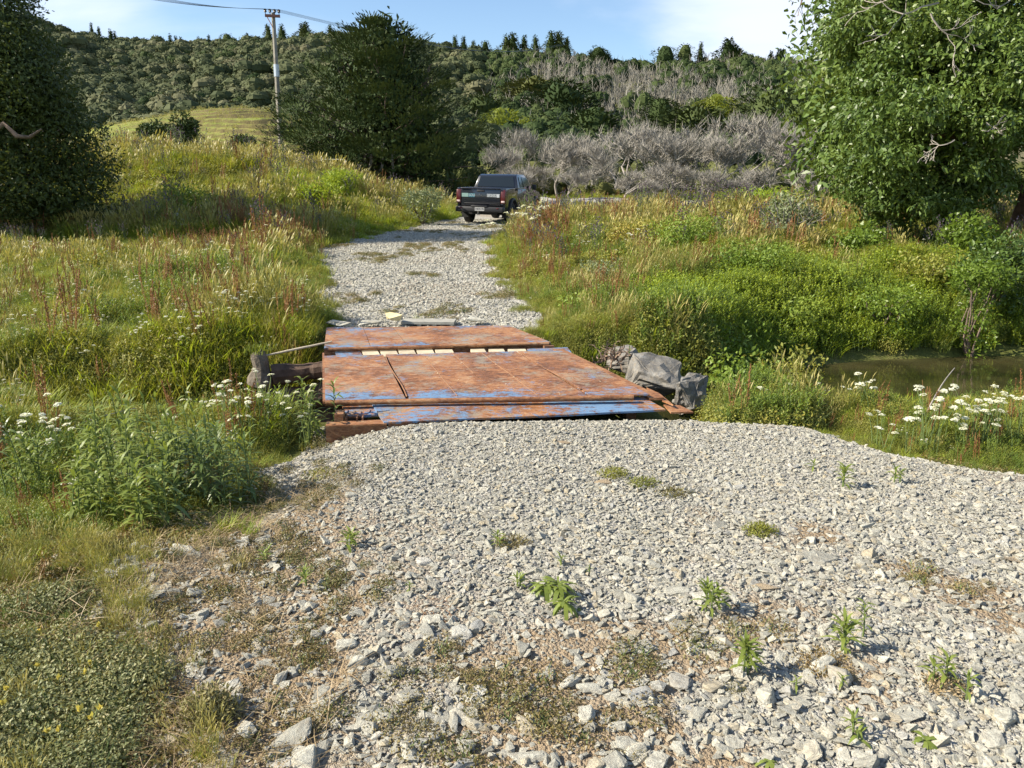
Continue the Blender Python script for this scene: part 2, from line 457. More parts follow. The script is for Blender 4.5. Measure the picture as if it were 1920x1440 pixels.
def gravel_mat(name, grit):
    m, nt = new_mat(name)
    g = N(nt, 'ShaderNodeNewGeometry'); P_ = g.outputs['Position']
    at = N(nt, 'ShaderNodeAttribute', attribute_name='dirt')
    vo = N(nt, 'ShaderNodeTexVoronoi', {'Scale': grit, 'Randomness': 1.0}); nt.links.new(P_, vo.inputs['Vector'])
    vo2 = N(nt, 'ShaderNodeTexVoronoi', {'Scale': grit * 2.7, 'Randomness': 1.0}); nt.links.new(P_, vo2.inputs['Vector'])
    sep = N(nt, 'ShaderNodeSeparateColor'); nt.links.new(vo.outputs['Color'], sep.inputs[0])
    st = ramp(nt, sep.outputs[0], [(0.0, (0.17, 0.16, 0.14)), (0.35, (0.30, 0.29, 0.26)), (0.7, (0.40, 0.385, 0.34)), (1.0, (0.50, 0.47, 0.40))])
    n2 = noise(nt, P_, 5, 6, 0.7); n3 = noise(nt, P_, 60, 5, 0.7)
    earth = ramp(nt, n3, [(0.25, (0.14, 0.10, 0.06)), (0.5, (0.26, 0.19, 0.115)), (0.75, (0.38, 0.30, 0.195))])
    f = mathn(nt, 'MULTIPLY_ADD', n2, 0.6, mathn(nt, 'MULTIPLY_ADD', at.outputs['Fac'], 1.0, -0.42), clamp=True)
    c = mixc(nt, f, st, earth)
    h = mathn(nt, 'SUBTRACT', mathn(nt, 'MULTIPLY', n3, 0.4), mathn(nt, 'ADD', vo.outputs['Distance'], mathn(nt, 'MULTIPLY', vo2.outputs['Distance'], 0.4)))
    finish(nt, c, 0.9, h, 0.012, 1.0, 0.15)
    return m
m_gravel = gravel_mat('crushed_stone', 70)
m_gravel_far = gravel_mat('crushed_stone_road', 38)

gx = axis(-700, 700, 0.16, -7, 8, 1.045)
gy = axis(-60, 900, 0.16, 1, 16, 1.035)
def ground_z(x, y):
    z = land(x, y)
    d = np.minimum(np.minimum(sdf(BARE, x, y), sdf(ROAD, x, y)), sdf(CROSS, x, y))
    return z - 0.06 * ss(0.05, -0.25, d)
tag(sheet('ground', gx, gy, ground_z, [m_soil]), 'green and brown rough ground around the track', kind='structure')
fx = np.arange(-2.6, 7.5, 0.03); fy = np.arange(0.3, 5.75, 0.03)
tag(sheet('gravel_track', fx, fy, lambda x, y: land(x, y) + 0.01 - 0.1 * ss(0.05, 0.4, sdf(BARE, x, y)), [m_gravel], keep=lambda x, y: sdf(BARE, x, y) < 0.35, attr={'dirt': dirtmask}),
    'pale crushed stone and brown earth in front of the bridge', kind='structure')
rx_ = np.arange(-6, 5, 0.12); ry_ = np.arange(8.5, 47, 0.12)
tag(sheet('gravel_road', rx_, ry_, lambda x, y: land(x, y) + 0.012 - 0.12 * ss(0.05, 0.4, sdf(ROAD, x, y)), [m_gravel_far], keep=lambda x, y: sdf(ROAD, x, y) < 0.3,
          attr={'dirt': lambda x, y: ss(0.5, 0.68, fbm(x * 0.9, y * 0.5, 77)) * 0.55}),
    'pale gravel road running from the bridge to the parked truck', kind='structure')
cx_ = np.arange(-50, 42, 0.5); cy_ = np.arange(26, 112, 0.5)
tag(sheet('cross_road', cx_, cy_, lambda x, y: land(x, y) + 0.03 - 0.3 * ss(0.1, 0.8, sdf(CROSS, x, y)), [m_gravel_far], keep=lambda x, y: sdf(CROSS, x, y) < 0.6, attr={'dirt': lambda x, y: 0 * x}),
    'pale gravel road passing behind the truck', kind='structure')

# water
m_water, nt = new_mat('stream_water')
g = N(nt, 'ShaderNodeNewGeometry'); n1 = noise(nt, g.outputs['Position'], 3.0, 4, 0.5); n4 = noise(nt, g.outputs['Position'], 1.2, 5, 0.6)
c = ramp(nt, n4, [(0.35, (0.016, 0.018, 0.007)), (0.65, (0.055, 0.05, 0.02))])
finish(nt, c, 0.06, n1, 0.02, 0.16, 0.5)
mb = MB(); xs = np.linspace(-9, 30, 79)
yc = np.interp(xs, CX, CY); w = np.interp(xs, CWX, CWW) + 0.75
v = np.concatenate([np.stack([xs, yc - w, np.full_like(xs, WATER_Z)], 1), np.stack([xs, yc + w, np.full_like(xs, WATER_Z)], 1)])
i = np.arange(len(xs) - 1)
mb.add(v, np.stack([i, i + 1, i + 1 + len(xs), i + len(xs)], 1))
tag(mb.obj('stream_water', [m_water], smooth=True), 'dark still stream water beside the gravel', kind='structure')
# ------------------------------------------------------------------ stones
def stone_mat(name, stops, vein=0.35, scale=1.0, coords='Object', veinc=(0.60, 0.58, 0.50)):
    m, nt = new_mat(name)
    t = N(nt, 'ShaderNodeTexCoord'); oi = N(nt, 'ShaderNodeObjectInfo')
    base = ramp(nt, oi.outputs['Random'], stops)
    n1 = noise(nt, t.outputs[coords], 2.2 * scale, 8, 0.75, 0.3); n2 = noise(nt, t.outputs[coords], 9 * scale, 6, 0.8)
    mm = N(nt, 'ShaderNodeMapping', {'Scale': (1, 1, 5)}); nt.links.new(t.outputs[coords], mm.inputs[0])
    n3 = noise(nt, mm.outputs[0], 2.5 * scale, 4, 0.6, 0.4)
    c = mixc(nt, mathn(nt, 'MULTIPLY', ramp(nt, n1, [(0.42, (0, 0, 0)), (0.62, (1, 1, 1))]), vein), base, veinc)
    c = mixc(nt, mathn(nt, 'MULTIPLY', ramp(nt, n3, [(0.40, (1, 1, 1)), (0.55, (0, 0, 0))]), 0.45), c, (0.17, 0.155, 0.135))
    c = mixc(nt, mathn(nt, 'MULTIPLY', ramp(nt, n2, [(0.47, (0, 0, 0)), (0.70, (1, 1, 1))]), 0.42), c, (0.34, 0.26, 0.155))
    h = mathn(nt, 'ADD', n2, mathn(nt, 'MULTIPLY', n3, 0.7))
    finish(nt, c, 0.85, h, 0.06 / scale if coords == 'Object' else 0.02, 0.6, 0.25)
    return m
GREY = [(0.0, (0.26, 0.26, 0.225)), (0.15, (0.40, 0.395, 0.335)), (0.45, (0.51, 0.50, 0.42)), (0.7, (0.62, 0.60, 0.50)), (0.83, (0.50, 0.42, 0.27)), (0.9, (0.33, 0.34, 0.33)), (1.0, (0.68, 0.66, 0.57))]
m_stone = stone_mat('broken_greywacke', GREY)
m_stone_far = stone_mat('road_stone', [(0.0, (0.30, 0.295, 0.25)), (0.4, (0.47, 0.46, 0.39)), (0.8, (0.58, 0.565, 0.47)), (1.0, (0.66, 0.64, 0.55))])

def rock_mesh(name, n, dims, mat, seed, chips=0, rough=0.0, sub=0):
    g = np.random.default_rng(seed)
    p = rdir(n, g)
    p = np.sign(p) * np.abs(p) ** 0.75
    p = p / np.abs(p).max(1)[:, None] * g.uniform(0.72, 1.0, (n, 1)) * np.array(dims) * 0.5
    sh = g.normal(0, 0.25, (2,))
    p[:, 0] += p[:, 1] * sh[0]; p[:, 1] += p[:, 2] * sh[1]
    bm = bmesh.new()
    for q in p: bm.verts.new(q)
    r = bmesh.ops.convex_hull(bm, input=bm.verts)
    junk = [e for e in r['geom_interior'] if isinstance(e, bmesh.types.BMVert)]
    if junk: bmesh.ops.delete(bm, geom=junk, context='VERTS')
    if sub:
        bmesh.ops.bevel(bm, geom=list(bm.edges), offset=min(dims) * 0.04, segments=1, affect='EDGES', clamp_overlap=True)
        bmesh.ops.triangulate(bm, faces=bm.faces[:])
        bmesh.ops.subdivide_edges(bm, edges=bm.edges[:], cuts=sub, use_grid_fill=True)
        co = np.array([v.co[:] for v in bm.verts]); s = min(dims)
        k = 3.2 / s
        d = (fbm(co[:, 0] * k + co[:, 2] * k * 2.0, co[:, 1] * k + co[:, 2] * k * 0.6, seed, 4) - 0.5) * rough * s
        d += (fbm(co[:, 0] * k * 0.7, co[:, 2] * k * 5.0 + co[:, 1] * k * 1.2, seed + 5, 3) - 0.5) * rough * s * 0.9
        bm.normal_update()
        for v, q in zip(bm.verts, d): v.co += v.normal * q
    me = bpy.data.meshes.new(name); bm.to_mesh(me); bm.free()
    me.materials.append(mat)
    for q in me.polygons: q.use_smooth = False
    me.update()
    return me
def rocks(pfx, n, mat, seed, flat=(0.30, 0.66)):
    out = []
    for k in range(n):
        g = np.random.default_rng(seed + k)
        out.append(rock_mesh(f'{pfx}_{k}', int(g.integers(9, 15)), (1.0, g.uniform(0.6, 0.95), g.uniform(*flat)), mat, seed * 3 + k))
    return out
lib('pebble', rocks('pebble', 14, m_stone, 50))
lib('roadstone', rocks('roadstone', 8, m_stone_far, 90))
stone_meshes = [rock_mesh(f'stone_{k}', 16 + k % 6, (1.0, 0.5 + 0.06 * (k % 7), 0.28 + 0.07 * (k % 6)), m_stone, 300 + k, rough=0.10, sub=2) for k in range(14)]

def in_view(x, y, z=0.0, m=0.55):
    """in the frame or within a step of it"""
    return (np.abs(x) < (np.asarray(y) + 0.3) * 0.70 + m) & (y > 1.15)
def rand_area(n, x0, x1, y0, y1):
    return rng.uniform(x0, x1, n), rng.uniform(y0, y1, n)

def gravel_lay(n, smin, smax, power, lift, keep):
    x, y = rand_area(n, -2.6, 6.8, 1.15, 5.6)
    k = in_view(x, y) & keep(x, y); x, y = x[k], y[k]
    s = smin + (smax - smin) * rng.random(len(x)) ** power
    z = land(x, y) + 0.01 + s * lift
    r = np.stack([rng.normal(0, 0.32, len(x)), rng.normal(0, 0.32, len(x)), rng.uniform(0, 6.28, len(x))], 1)
    return np.stack([x, y, z], 1), r, s
edge = lambda x, y: sdf(BARE, x, y) + (fbm(x * 3, y * 3, 41) - 0.5) * 0.5
lay = []
lay.append(gravel_lay(190000, 0.008, 0.022, 1.3, 0.12, lambda x, y: (edge(x, y) < 0.05) & (rng.random(len(x)) > dirtmask(x, y) * 0.72)))
lay.append(gravel_lay(62000, 0.018, 0.045, 1.7, 0.10, lambda x, y: (edge(x, y) < 0.08) & (rng.random(len(x)) > dirtmask(x, y) * 0.65) & (rng.random(len(x)) < 0.50 + 0.5 * ss(4.6, 3.4, y))))
lay.append(gravel_lay(8500, 0.036, 0.074, 2.1, 0.04, lambda x, y: (edge(x, y) < 0.10) & (rng.random(len(x)) < 0.08 + 0.92 * ss(4.3, 2.6, y)) & (rng.random(len(x)) > dirtmask(x, y) * 0.4)))
# stones among the plants left of the gravel
lay.append(gravel_lay(9000, 0.012, 0.055, 2.4, 0.12, lambda x, y: (edge(x, y) > 0.0) & (edge(x, y) < 0.8) & (y < 4.2) & (x < 0) & (rng.random(len(x)) < 0.5)))
scatter('gravel', 'pebble', np.concatenate([a[0] for a in lay]), np.concatenate([a[1] for a in lay]), np.concatenate([a[2] for a in lay]),
        'pale crushed greywacke gravel lying thick before the bridge')
# stone on the road beyond
x, y = rand_area(150000, -5.6, 3.6, 8.7, 32)
k = (sdf(ROAD, x, y) + (fbm(x * 1.2, y * 1.2, 61) - 0.5) * 0.9 < 0.1) & (rng.random(len(x)) < np.clip(9.5 / y, 0, 1) ** 1.1)
x, y = x[k], y[k]; s = rng.uniform(0.022, 0.05, len(x)) * (1 + 0.02 * np.clip(y - 9, 0, 20))
scatter('road_gravel', 'roadstone', np.stack([x, y, land(x, y) + 0.012 + s * 0.12], 1), np.stack([rng.normal(0, 0.5, len(x)), rng.normal(0, 0.5, len(x)), rng.uniform(0, 6.28, len(x))], 1), s,
        'loose pale stone on the track beyond the bridge')

# stones one can tell apart (position in the photo, width in photo pixels, squash, turn, label)
def ground_hit(px, py):
    z = 0.0
    for _ in range(6):
        x, y = px_ground(px, py, z); z = float(land(x, y)) + 0.012
    return x, y, z
named = [
 (540, 1392, 96, 0.5, 0.5, 'large pale flat-faced stone with a tan right side near the bottom left'),
 (600, 1320, 78, 0.25, 1.2, 'flat greyish slab half sunk in earth above the large pale stone'),
 (415, 1422, 54, 0.45, 2.6, 'blue-grey stone at the bottom edge beside the dry green plants'),
 (497, 1330, 34, 1.0, 1.5, 'brown upright stone standing on its end left of the sunken slab'),
 (793, 1056, 30, 0.9, 0.3, 'small white upright stone standing clear of the gravel with a shadow'),
 (1432, 1100, 42, 0.45, 0.1, 'smooth tan-brown stone lying among grey ones'),
 (1530, 1046, 62, 0.3, 2.5, 'long pale slanting stone below the round green cushion plant'),
 (1440, 1072, 44, 0.35, 2.4, 'thin cream splinter stone just above the tan-brown one'),
 (995, 1420, 66, 0.35, 0.4, 'long greyish stone lying slanted at the bottom centre'),
 (890, 1305, 50, 0.4, 0.6, 'grey wedge of stone pointing up to the right, left of bottom centre'),
 (1100, 1345, 44, 0.9, 1.3, 'tall grey squared stone right of bottom centre'),
 (1270, 1108, 46, 0.3, 0.0, 'pale grey flat stone left of the tall weed in the gravel'),
 (1180, 1400, 52, 0.6, 0.2, 'broad pale grey block near the bottom, right of centre'),
 (1275, 1282, 50, 0.6, 2.4, 'dark grey tilted stone with a brown edge near the lower right weeds'),
 (1600, 1395, 60, 0.4, 2.9, 'flat pinkish slab with an upright edge in the bottom right corner area'),
 (1610, 1428, 36, 0.7, 0.4, 'small round white stone at the bottom edge on bare earth'),
 (1900, 1050, 44, 0.4, 0.0, 'orange-brown flat stone at the right edge of the gravel'),
 (1350, 985, 36, 0.5, 1.0, 'pale stone leaning beside the brown patch of low plants'),
 (340, 1035, 54, 0.3, 0.1, 'flat grey plate of stone among low plants on the left'),
 (248, 1050, 30, 0.35, 0.2, 'small flat light stone at the left end of the stony patch'),
 (292, 1118, 36, 0.45, 0.3, 'grey stone with a sunlit top in the stony patch on the left'),
 (500, 1128, 30, 0.6, 0.2, 'light grey angular stone on the earth left of the rusty grass tuft'),
 (700, 1340, 60, 0.4, 0.7, 'grey stone with a slanting top lying on brown earth below centre'),
 (1700, 1340, 62, 0.25, 0.3, 'bluish flat stone behind the broad-leaved rosette'),
 (1885, 1350, 50, 0.5, 0.9, 'pale block of stone near the right edge at the bottom'),
 (1545, 1248, 46, 0.6, 0.5, 'rounded speckled stone between the two paired weeds'),
 (1130, 905, 30, 0.5, 0.2, 'tan stone on the fine gravel below the bridge deck'),
 (775, 30 + 1010, 28, 0.4, 0.8, 'tan flat chip of stone above the white upright stone'),
 (1512, 790, 34, 0.6, 0.2, 'white block of stone on the crest of the gravel by the water'),
 (1060, 830, 24, 0.5, 0.3, 'yellowish stone on the gravel heap right below the bridge'),
]
tan = {5, 3, 16, 26, 27, 29}
m_tan = stone_mat('tan_stone', [(0, (0.34, 0.24, 0.14)), (1, (0.42, 0.33, 0.21))], 0.15)
m_white = stone_mat('white_stone', [(0, (0.55, 0.53, 0.47)), (1, (0.62, 0.60, 0.54))], 0.4)
def dress(me, mat):
    m2 = me.copy(); m2.materials.clear(); m2.materials.append(mat); return m2
tan_m = [dress(m, m_tan) for m in stone_meshes[:4]]; white_m = [dress(m, m_white) for m in stone_meshes[4:8]]
for i, (px, py, w, sq, tr, lab) in enumerate(named):
    x, y, z = ground_hit(px, py)
    s = w / FOC * math.hypot(y, EYE) * 1.08
    me = tan_m[i % 4] if i in tan else white_m[i % 4] if i in (4, 15, 28) else stone_meshes[i % 14]
    hz = max(sq, 0.25) / (0.28 + 0.07 * (i % 6)) * 0.55
    o = link('stone', me, loc=(x, y, z + s * sq * 0.06), rot=(rng.normal(0, 0.1), rng.normal(0, 0.1), tr), scl=(s, s, s * hz))
    tag(o, lab, 'stone', 'stones that stand out from the gravel')
k = 0
while k < 130:
    px, py = rng.uniform(30, 1900), 900 + 540 * rng.random() ** 0.6
    x, y, z = ground_hit(px, py)
    if sdf(BARE, x, y) > 0.05 or rng.random() < ss(3.3, 4.2, y): continue
    s = rng.uniform(0.05, 0.10)
    o = link('stone', stone_meshes[int(rng.integers(14))], loc=(x, y, z + s * 0.01), rot=(rng.normal(0, 0.2), rng.normal(0, 0.2), rng.uniform(0, 6.28)), scl=(s, s * rng.uniform(0.8, 1.2), s * rng.uniform(0.6, 1.2)))
    tag(o, 'broken grey stone a little larger than the gravel it lies in', 'stone', 'larger broken stones in the gravel')
    k += 1
# ------------------------------------------------------------------ bridge of rusty steel plates
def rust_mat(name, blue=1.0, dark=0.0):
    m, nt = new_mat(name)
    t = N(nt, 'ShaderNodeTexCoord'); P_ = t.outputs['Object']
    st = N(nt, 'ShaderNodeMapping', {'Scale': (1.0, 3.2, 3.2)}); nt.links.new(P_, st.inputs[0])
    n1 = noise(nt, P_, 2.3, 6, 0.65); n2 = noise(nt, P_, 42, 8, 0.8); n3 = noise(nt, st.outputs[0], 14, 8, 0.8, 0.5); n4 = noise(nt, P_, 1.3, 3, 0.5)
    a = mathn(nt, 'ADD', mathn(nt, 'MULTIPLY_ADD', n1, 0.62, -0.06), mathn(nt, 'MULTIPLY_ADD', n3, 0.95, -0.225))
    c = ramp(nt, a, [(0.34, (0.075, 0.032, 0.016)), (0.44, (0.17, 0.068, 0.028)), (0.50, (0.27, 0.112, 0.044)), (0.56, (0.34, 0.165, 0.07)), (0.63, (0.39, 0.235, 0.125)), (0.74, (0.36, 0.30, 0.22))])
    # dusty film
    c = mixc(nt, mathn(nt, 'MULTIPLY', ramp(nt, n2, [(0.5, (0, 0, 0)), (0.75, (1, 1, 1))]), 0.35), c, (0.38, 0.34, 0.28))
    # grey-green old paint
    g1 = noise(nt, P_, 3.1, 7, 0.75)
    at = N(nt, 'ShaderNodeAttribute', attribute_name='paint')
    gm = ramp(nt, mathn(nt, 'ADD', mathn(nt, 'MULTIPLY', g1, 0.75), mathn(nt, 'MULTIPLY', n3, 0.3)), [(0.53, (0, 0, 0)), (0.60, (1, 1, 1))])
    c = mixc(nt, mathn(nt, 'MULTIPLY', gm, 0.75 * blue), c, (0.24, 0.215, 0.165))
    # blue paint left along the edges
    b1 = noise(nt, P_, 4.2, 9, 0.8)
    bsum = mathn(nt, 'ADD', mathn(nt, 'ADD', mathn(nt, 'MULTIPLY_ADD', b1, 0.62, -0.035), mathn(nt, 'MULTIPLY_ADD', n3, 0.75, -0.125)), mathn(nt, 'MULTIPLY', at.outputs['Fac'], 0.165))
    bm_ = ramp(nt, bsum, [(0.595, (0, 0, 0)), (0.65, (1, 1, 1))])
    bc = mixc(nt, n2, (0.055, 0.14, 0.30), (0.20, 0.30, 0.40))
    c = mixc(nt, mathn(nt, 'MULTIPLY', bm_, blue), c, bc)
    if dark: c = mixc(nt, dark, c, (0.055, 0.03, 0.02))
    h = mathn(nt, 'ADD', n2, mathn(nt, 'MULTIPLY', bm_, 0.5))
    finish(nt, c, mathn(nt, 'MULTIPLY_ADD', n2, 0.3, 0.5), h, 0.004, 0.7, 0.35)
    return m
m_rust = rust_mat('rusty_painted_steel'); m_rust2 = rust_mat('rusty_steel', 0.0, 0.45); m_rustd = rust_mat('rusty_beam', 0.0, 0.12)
m_seamrust = plain('light_rust_seam', (0.26, 0.15, 0.085), 0.8, nscale=12)
m_board = plain('new_sawn_timber', (0.47, 0.40, 0.28), 0.8, nscale=9, var=0.3)
m_oldwood = plain('old_wet_timber', (0.10, 0.065, 0.045), 0.9, nscale=8, var=0.5, bstr=0.8, bdist=0.02)

ORG = np.array([-1.37, 5.45, 0.0])
bridge = thing('steel_plate_bridge', 'low bridge of rusty orange steel plates with patches of blue paint over the stream', 'bridge', tuple(ORG))
A = np.array(px_ground(610, 752, 0.08)); B = np.array(px_ground(1229, 741, 0.08)); C_ = np.array(px_ground(1057, 657, 0.08)); D_ = np.array(px_ground(608, 667, 0.08))
def qd(s, t):
    """deck coordinates: s across the main plate from the left, t along it from the near edge"""
    p = (1 - s) * (1 - t) * A + s * (1 - t) * B + s * t * C_ + (1 - s) * t * D_
    return p
def W3(p, z): return np.array([p[0], p[1], z]) - ORG
def slab(name, quad, ztop, thick, mat, paint=None, nx=2, ny=2, smooth=False, wav=0.0, zfar=None):
    """a plate from four ground corners (near left, near right, far right, far left), finely divided so that it can carry dents"""
    a, b, c, d = [np.array(q, float) for q in quad]
    s, t = np.meshgrid(np.linspace(0, 1, nx), np.linspace(0, 1, ny))
    s, t = s.ravel()[:, None], t.ravel()[:, None]
    p = (1 - s) * (1 - t) * a + s * (1 - t) * b + s * t * c + (1 - s) * t * d
    zz = ztop + ((zfar if zfar is not None else ztop) - ztop) * t[:, 0] + (fbm(p[:, 0] * 2.4, p[:, 1] * 2.4, 71) - 0.5) * wav
    top = np.concatenate([p, zz[:, None]], 1) - ORG
    bot = top - np.array([0, 0, thick])
    n = nx * ny
    i = (np.arange(ny - 1)[:, None] * nx + np.arange(nx - 1)[None]).reshape(-1)
    f = np.stack([i, i + 1, i + nx + 1, i + nx], -1)
    ring = list(range(nx)) + [nx * k + nx - 1 for k in range(1, ny)] + [n - 1 - k for k in range(1, nx)] + [nx * (ny - 1 - k) for k in range(1, ny - 1)]
    ring = np.array(ring); r2 = np.roll(ring, -1)
    sd = np.stack([ring + n, r2 + n, r2, ring], -1)
    mb = MB().add(np.concatenate([top, bot]), np.concatenate([f, f[:, ::-1] + n, sd]))
    o = mb.obj(name, [mat], bridge, smooth)
    if paint is not None:
        at = o.data.attributes.new('paint', 'FLOAT', 'POINT'); v = paint(s.ravel(), t.ravel())
        at.data.foreach_set('value', np.concatenate([v, v]).astype(np.float32))
    return o
# main plate: six long sheets with slots and weld seams between them
cuts = [0.0, 0.245, 0.40, 0.525, 0.645, 0.80, 0.99]
slot = {1: 0.0055, 5: 0.005}
for i in range(6):
    gl = slot.get(i, 0.0009); gr = slot.get(i + 1, 0.0009)
    s0, s1 = cuts[i] + (gl if i else 0), cuts[i + 1] - gr
    def pnt(s, t, s0=s0, s1=s1):
        S = s0 + (s1 - s0) * s
        return ss(0.22, 0.0, t + (fbm(S * 9, t * 2, 5) - 0.5) * 0.15) * (0.35 + 0.5 * ss(0.38, 0.3, np.abs(S - 0.3)) + 0.2 * (S > 0.75)) + ss(0.86, 1.0, t) * 0.45
    slab('deck_plate', (qd(s0, 0.02), qd(s1, 0.02), qd(s1, 1.0), qd(s0, 1.0)), 0.08, 0.012, m_rust, pnt, 12, 14, wav=0.012)
for s0, t0, t1 in ((0.40, 0.05, 0.97), (0.525, 0.5, 1.0), (0.645, 0.04, 1.0)):
    mb = MB(); n = 12; T = np.linspace(t0, t1, n)
    mb.tube([W3(qd(s0, t), 0.0805 + (fbm(*[np.array([q]) * 2.4 for q in qd(s0, t)], 71)[0] - 0.5) * 0.012) for t in T], 0.0024, 5)
    mb.obj('weld_seam', [m_seamrust], bridge)
# thin bent strip of steel standing in the right slot, and the dark metal edge of the left one
for s0, t0, t1 in ((0.245, 0.04, 0.93), (0.80, 0.12, 0.98)):
    mb = MB(); n = 9; T = np.linspace(t0, t1, n)
    pts = [W3(qd(s0 + 0.004 * math.sin(7 * t), t), 0.084) for t in T]
    mb.tube(pts, 0.007, 4); mb.obj('slot_edge', [m_rust2], bridge)
# rolled near lip of the main plate with the dark gap under it
mb = MB(); T = np.linspace(0, 0.93, 24)
mb.tube([W3(qd(s, -0.004), 0.068) for s in T], 0.021, 8); mb.obj('rolled_edge', [m_rustd], bridge, True)
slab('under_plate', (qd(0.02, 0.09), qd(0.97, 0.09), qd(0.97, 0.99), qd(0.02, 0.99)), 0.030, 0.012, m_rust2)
# plates below and before it
low = [px_ground(720, 793, 0.0), px_ground(1248, 769, 0.0), qd(0.985, 0.06), qd(0.135, 0.06)]
def pl(s, t): return 0.35 + 0.55 * ss(0.55, 0.75, s) * ss(1.0, 0.92, s) + 0.2 * ss(0.4, 0.2, s)
slab('lower_plate', low, 0.004, 0.014, m_rust, pl, 24, 6, wav=0.014, zfar=0.044)
slab('lower_plate', (px_ground(652, 781, 0.0), px_ground(716, 779, 0.0), qd(0.13, 0.06), qd(0.045, 0.06)), 0.004, 0.014, m_rust, lambda s, t: 0 * s + 0.3, 6, 4, wav=0.01, zfar=0.04)
slab('end_plate', (px_ground(1258, 772, 0.0), px_ground(1300, 771, 0.0), px_ground(1275, 759, 0.0), px_ground(1244, 757, 0.0)), -0.004, 0.012, m_rustd)
# near left corner: channel beam lying in the gravel, post and upstands
b0, b1 = np.array(px_ground(610, 797, 0.0)), np.array(px_ground(770, 792, 0.0))
d = (b1 - b0) / np.linalg.norm(b1 - b0); nrm = np.array([-d[1], d[0]])
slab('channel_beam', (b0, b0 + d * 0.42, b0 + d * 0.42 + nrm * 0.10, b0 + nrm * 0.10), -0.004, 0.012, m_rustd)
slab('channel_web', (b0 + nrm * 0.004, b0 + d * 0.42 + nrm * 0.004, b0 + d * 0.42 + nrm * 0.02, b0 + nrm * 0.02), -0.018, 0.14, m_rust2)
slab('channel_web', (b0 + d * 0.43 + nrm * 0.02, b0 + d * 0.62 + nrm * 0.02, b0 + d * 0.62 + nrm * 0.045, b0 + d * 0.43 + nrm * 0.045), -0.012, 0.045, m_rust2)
q0 = np.array(px_ground(627, 789, 0.0))
slab('corner_post', (q0, q0 + d * 0.062, q0 + d * 0.062 + nrm * 0.12, q0 + nrm * 0.12), 0.045, 0.06, m_rustd)
for s in (0.0, 0.075, 0.115):
    q1 = q0 + d * (0.075 + s); slab('upstand', (q1, q1 + d * 0.010, q1 + d * 0.010 + nrm * 0.07, q1 + nrm * 0.07), 0.018, 0.03, m_rust2)
# side rails and girders
for s0, s1, z in ((0.99, 1.035, 0.052), (-0.008, 0.0, 0.07)):
    slab('side_rail', (qd(s0, 0.02), qd(s1, 0.02), qd(s1, 1.12), qd(s0, 1.12)), z, 0.02, m_rustd, None, 2, 8, wav=0.01)
for s0 in (0.03, 0.35, 0.66, 0.93):
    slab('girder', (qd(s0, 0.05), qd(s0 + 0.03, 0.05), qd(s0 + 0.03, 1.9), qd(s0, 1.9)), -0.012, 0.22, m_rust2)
# far plate, higher by a hand, with its rolled near edge
fp = [np.array(px_ground(607, 653, 0.085)), np.array(px_ground(1035, 642, 0.085)), np.array(px_ground(953, 610, 0.085)), np.array(px_ground(612, 614, 0.085))]
def fq(s, t): return (1 - s) * (1 - t) * fp[0] + s * (1 - t) * fp[1] + s * t * fp[2] + (1 - s) * t * fp[3]
slab('end_plate', (px_ground(1236, 744, 0.0), px_ground(1262, 766, 0.0), px_ground(1240, 757, 0.0), px_ground(1212, 733, 0.0)), 0.03, 0.012, m_rustd)
fc = [0.0, 0.2, 0.36, 0.52, 0.68, 0.84, 1.0]
for i in range(6):
    s0, s1 = fc[i] + 0.0012, fc[i + 1] - 0.0012
    def pnt(s, t, s0=s0, s1=s1):
        S = s0 + (s1 - s0) * s
        return ss(0.3, 0.0, t) * (0.3 + 0.5 * (S < 0.45)) + 0.5 * ss(0.35, 0.9, t) * ss(0.42, 0.2, S) + 0.35 * ss(0.6, 1.0, t) * ss(0.4, 0.8, S)
    slab('deck_plate', (fq(s0, 0.02), fq(s1, 0.02), fq(s1, 1), fq(s0, 1)), 0.085, 0.012, m_rust, pnt, 10, 10, wav=0.012)
mb = MB(); mb.tube([W3(fq(s, -0.004), 0.073) for s in np.linspace(0.02, 0.985, 22)], 0.019, 8); mb.obj('rolled_edge', [m_rustd], bridge, True)
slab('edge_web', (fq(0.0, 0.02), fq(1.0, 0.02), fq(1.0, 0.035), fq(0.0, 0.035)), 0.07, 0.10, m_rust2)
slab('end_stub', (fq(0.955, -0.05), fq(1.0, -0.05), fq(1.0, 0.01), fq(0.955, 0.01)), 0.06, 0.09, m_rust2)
# boards bridging the gap between the plates
xs_b = [(680, 711), (714, 746), (749, 780), (783, 815), (818, 852), (885, 913), (919, 949), (955, 990)]
for i, (x0, x1) in enumerate(xs_b):
    z = 0.045 + rng.normal(0, 0.004)
    k = rng.normal(0, 0.6)
    slab('board', (px_ground(x0 + 4, 668.5, z), px_ground(x1 + 3, 668 + k, z), px_ground(x1 - 5, 654, z), px_ground(x0 - 3, 654.5, z)), z, 0.028, m_board)
for x0, x1 in ((628, 677), (990, 1072)):
    slab('gap_plate', (px_ground(x0 + 4, 669, 0.04), px_ground(x1 + 4, 667, 0.04), px_ground(x1 - 8, 651, 0.04), px_ground(x0 - 2, 654, 0.04)), 0.04, 0.012, m_rust, lambda s, t: 0 * s + 0.8, 8, 4)
slab('far_beam', (fq(0.0, 0.96), fq(1.0, 0.96), fq(1.0, 1.03), fq(0.0, 1.03)), 0.07, 0.25, m_rust2)

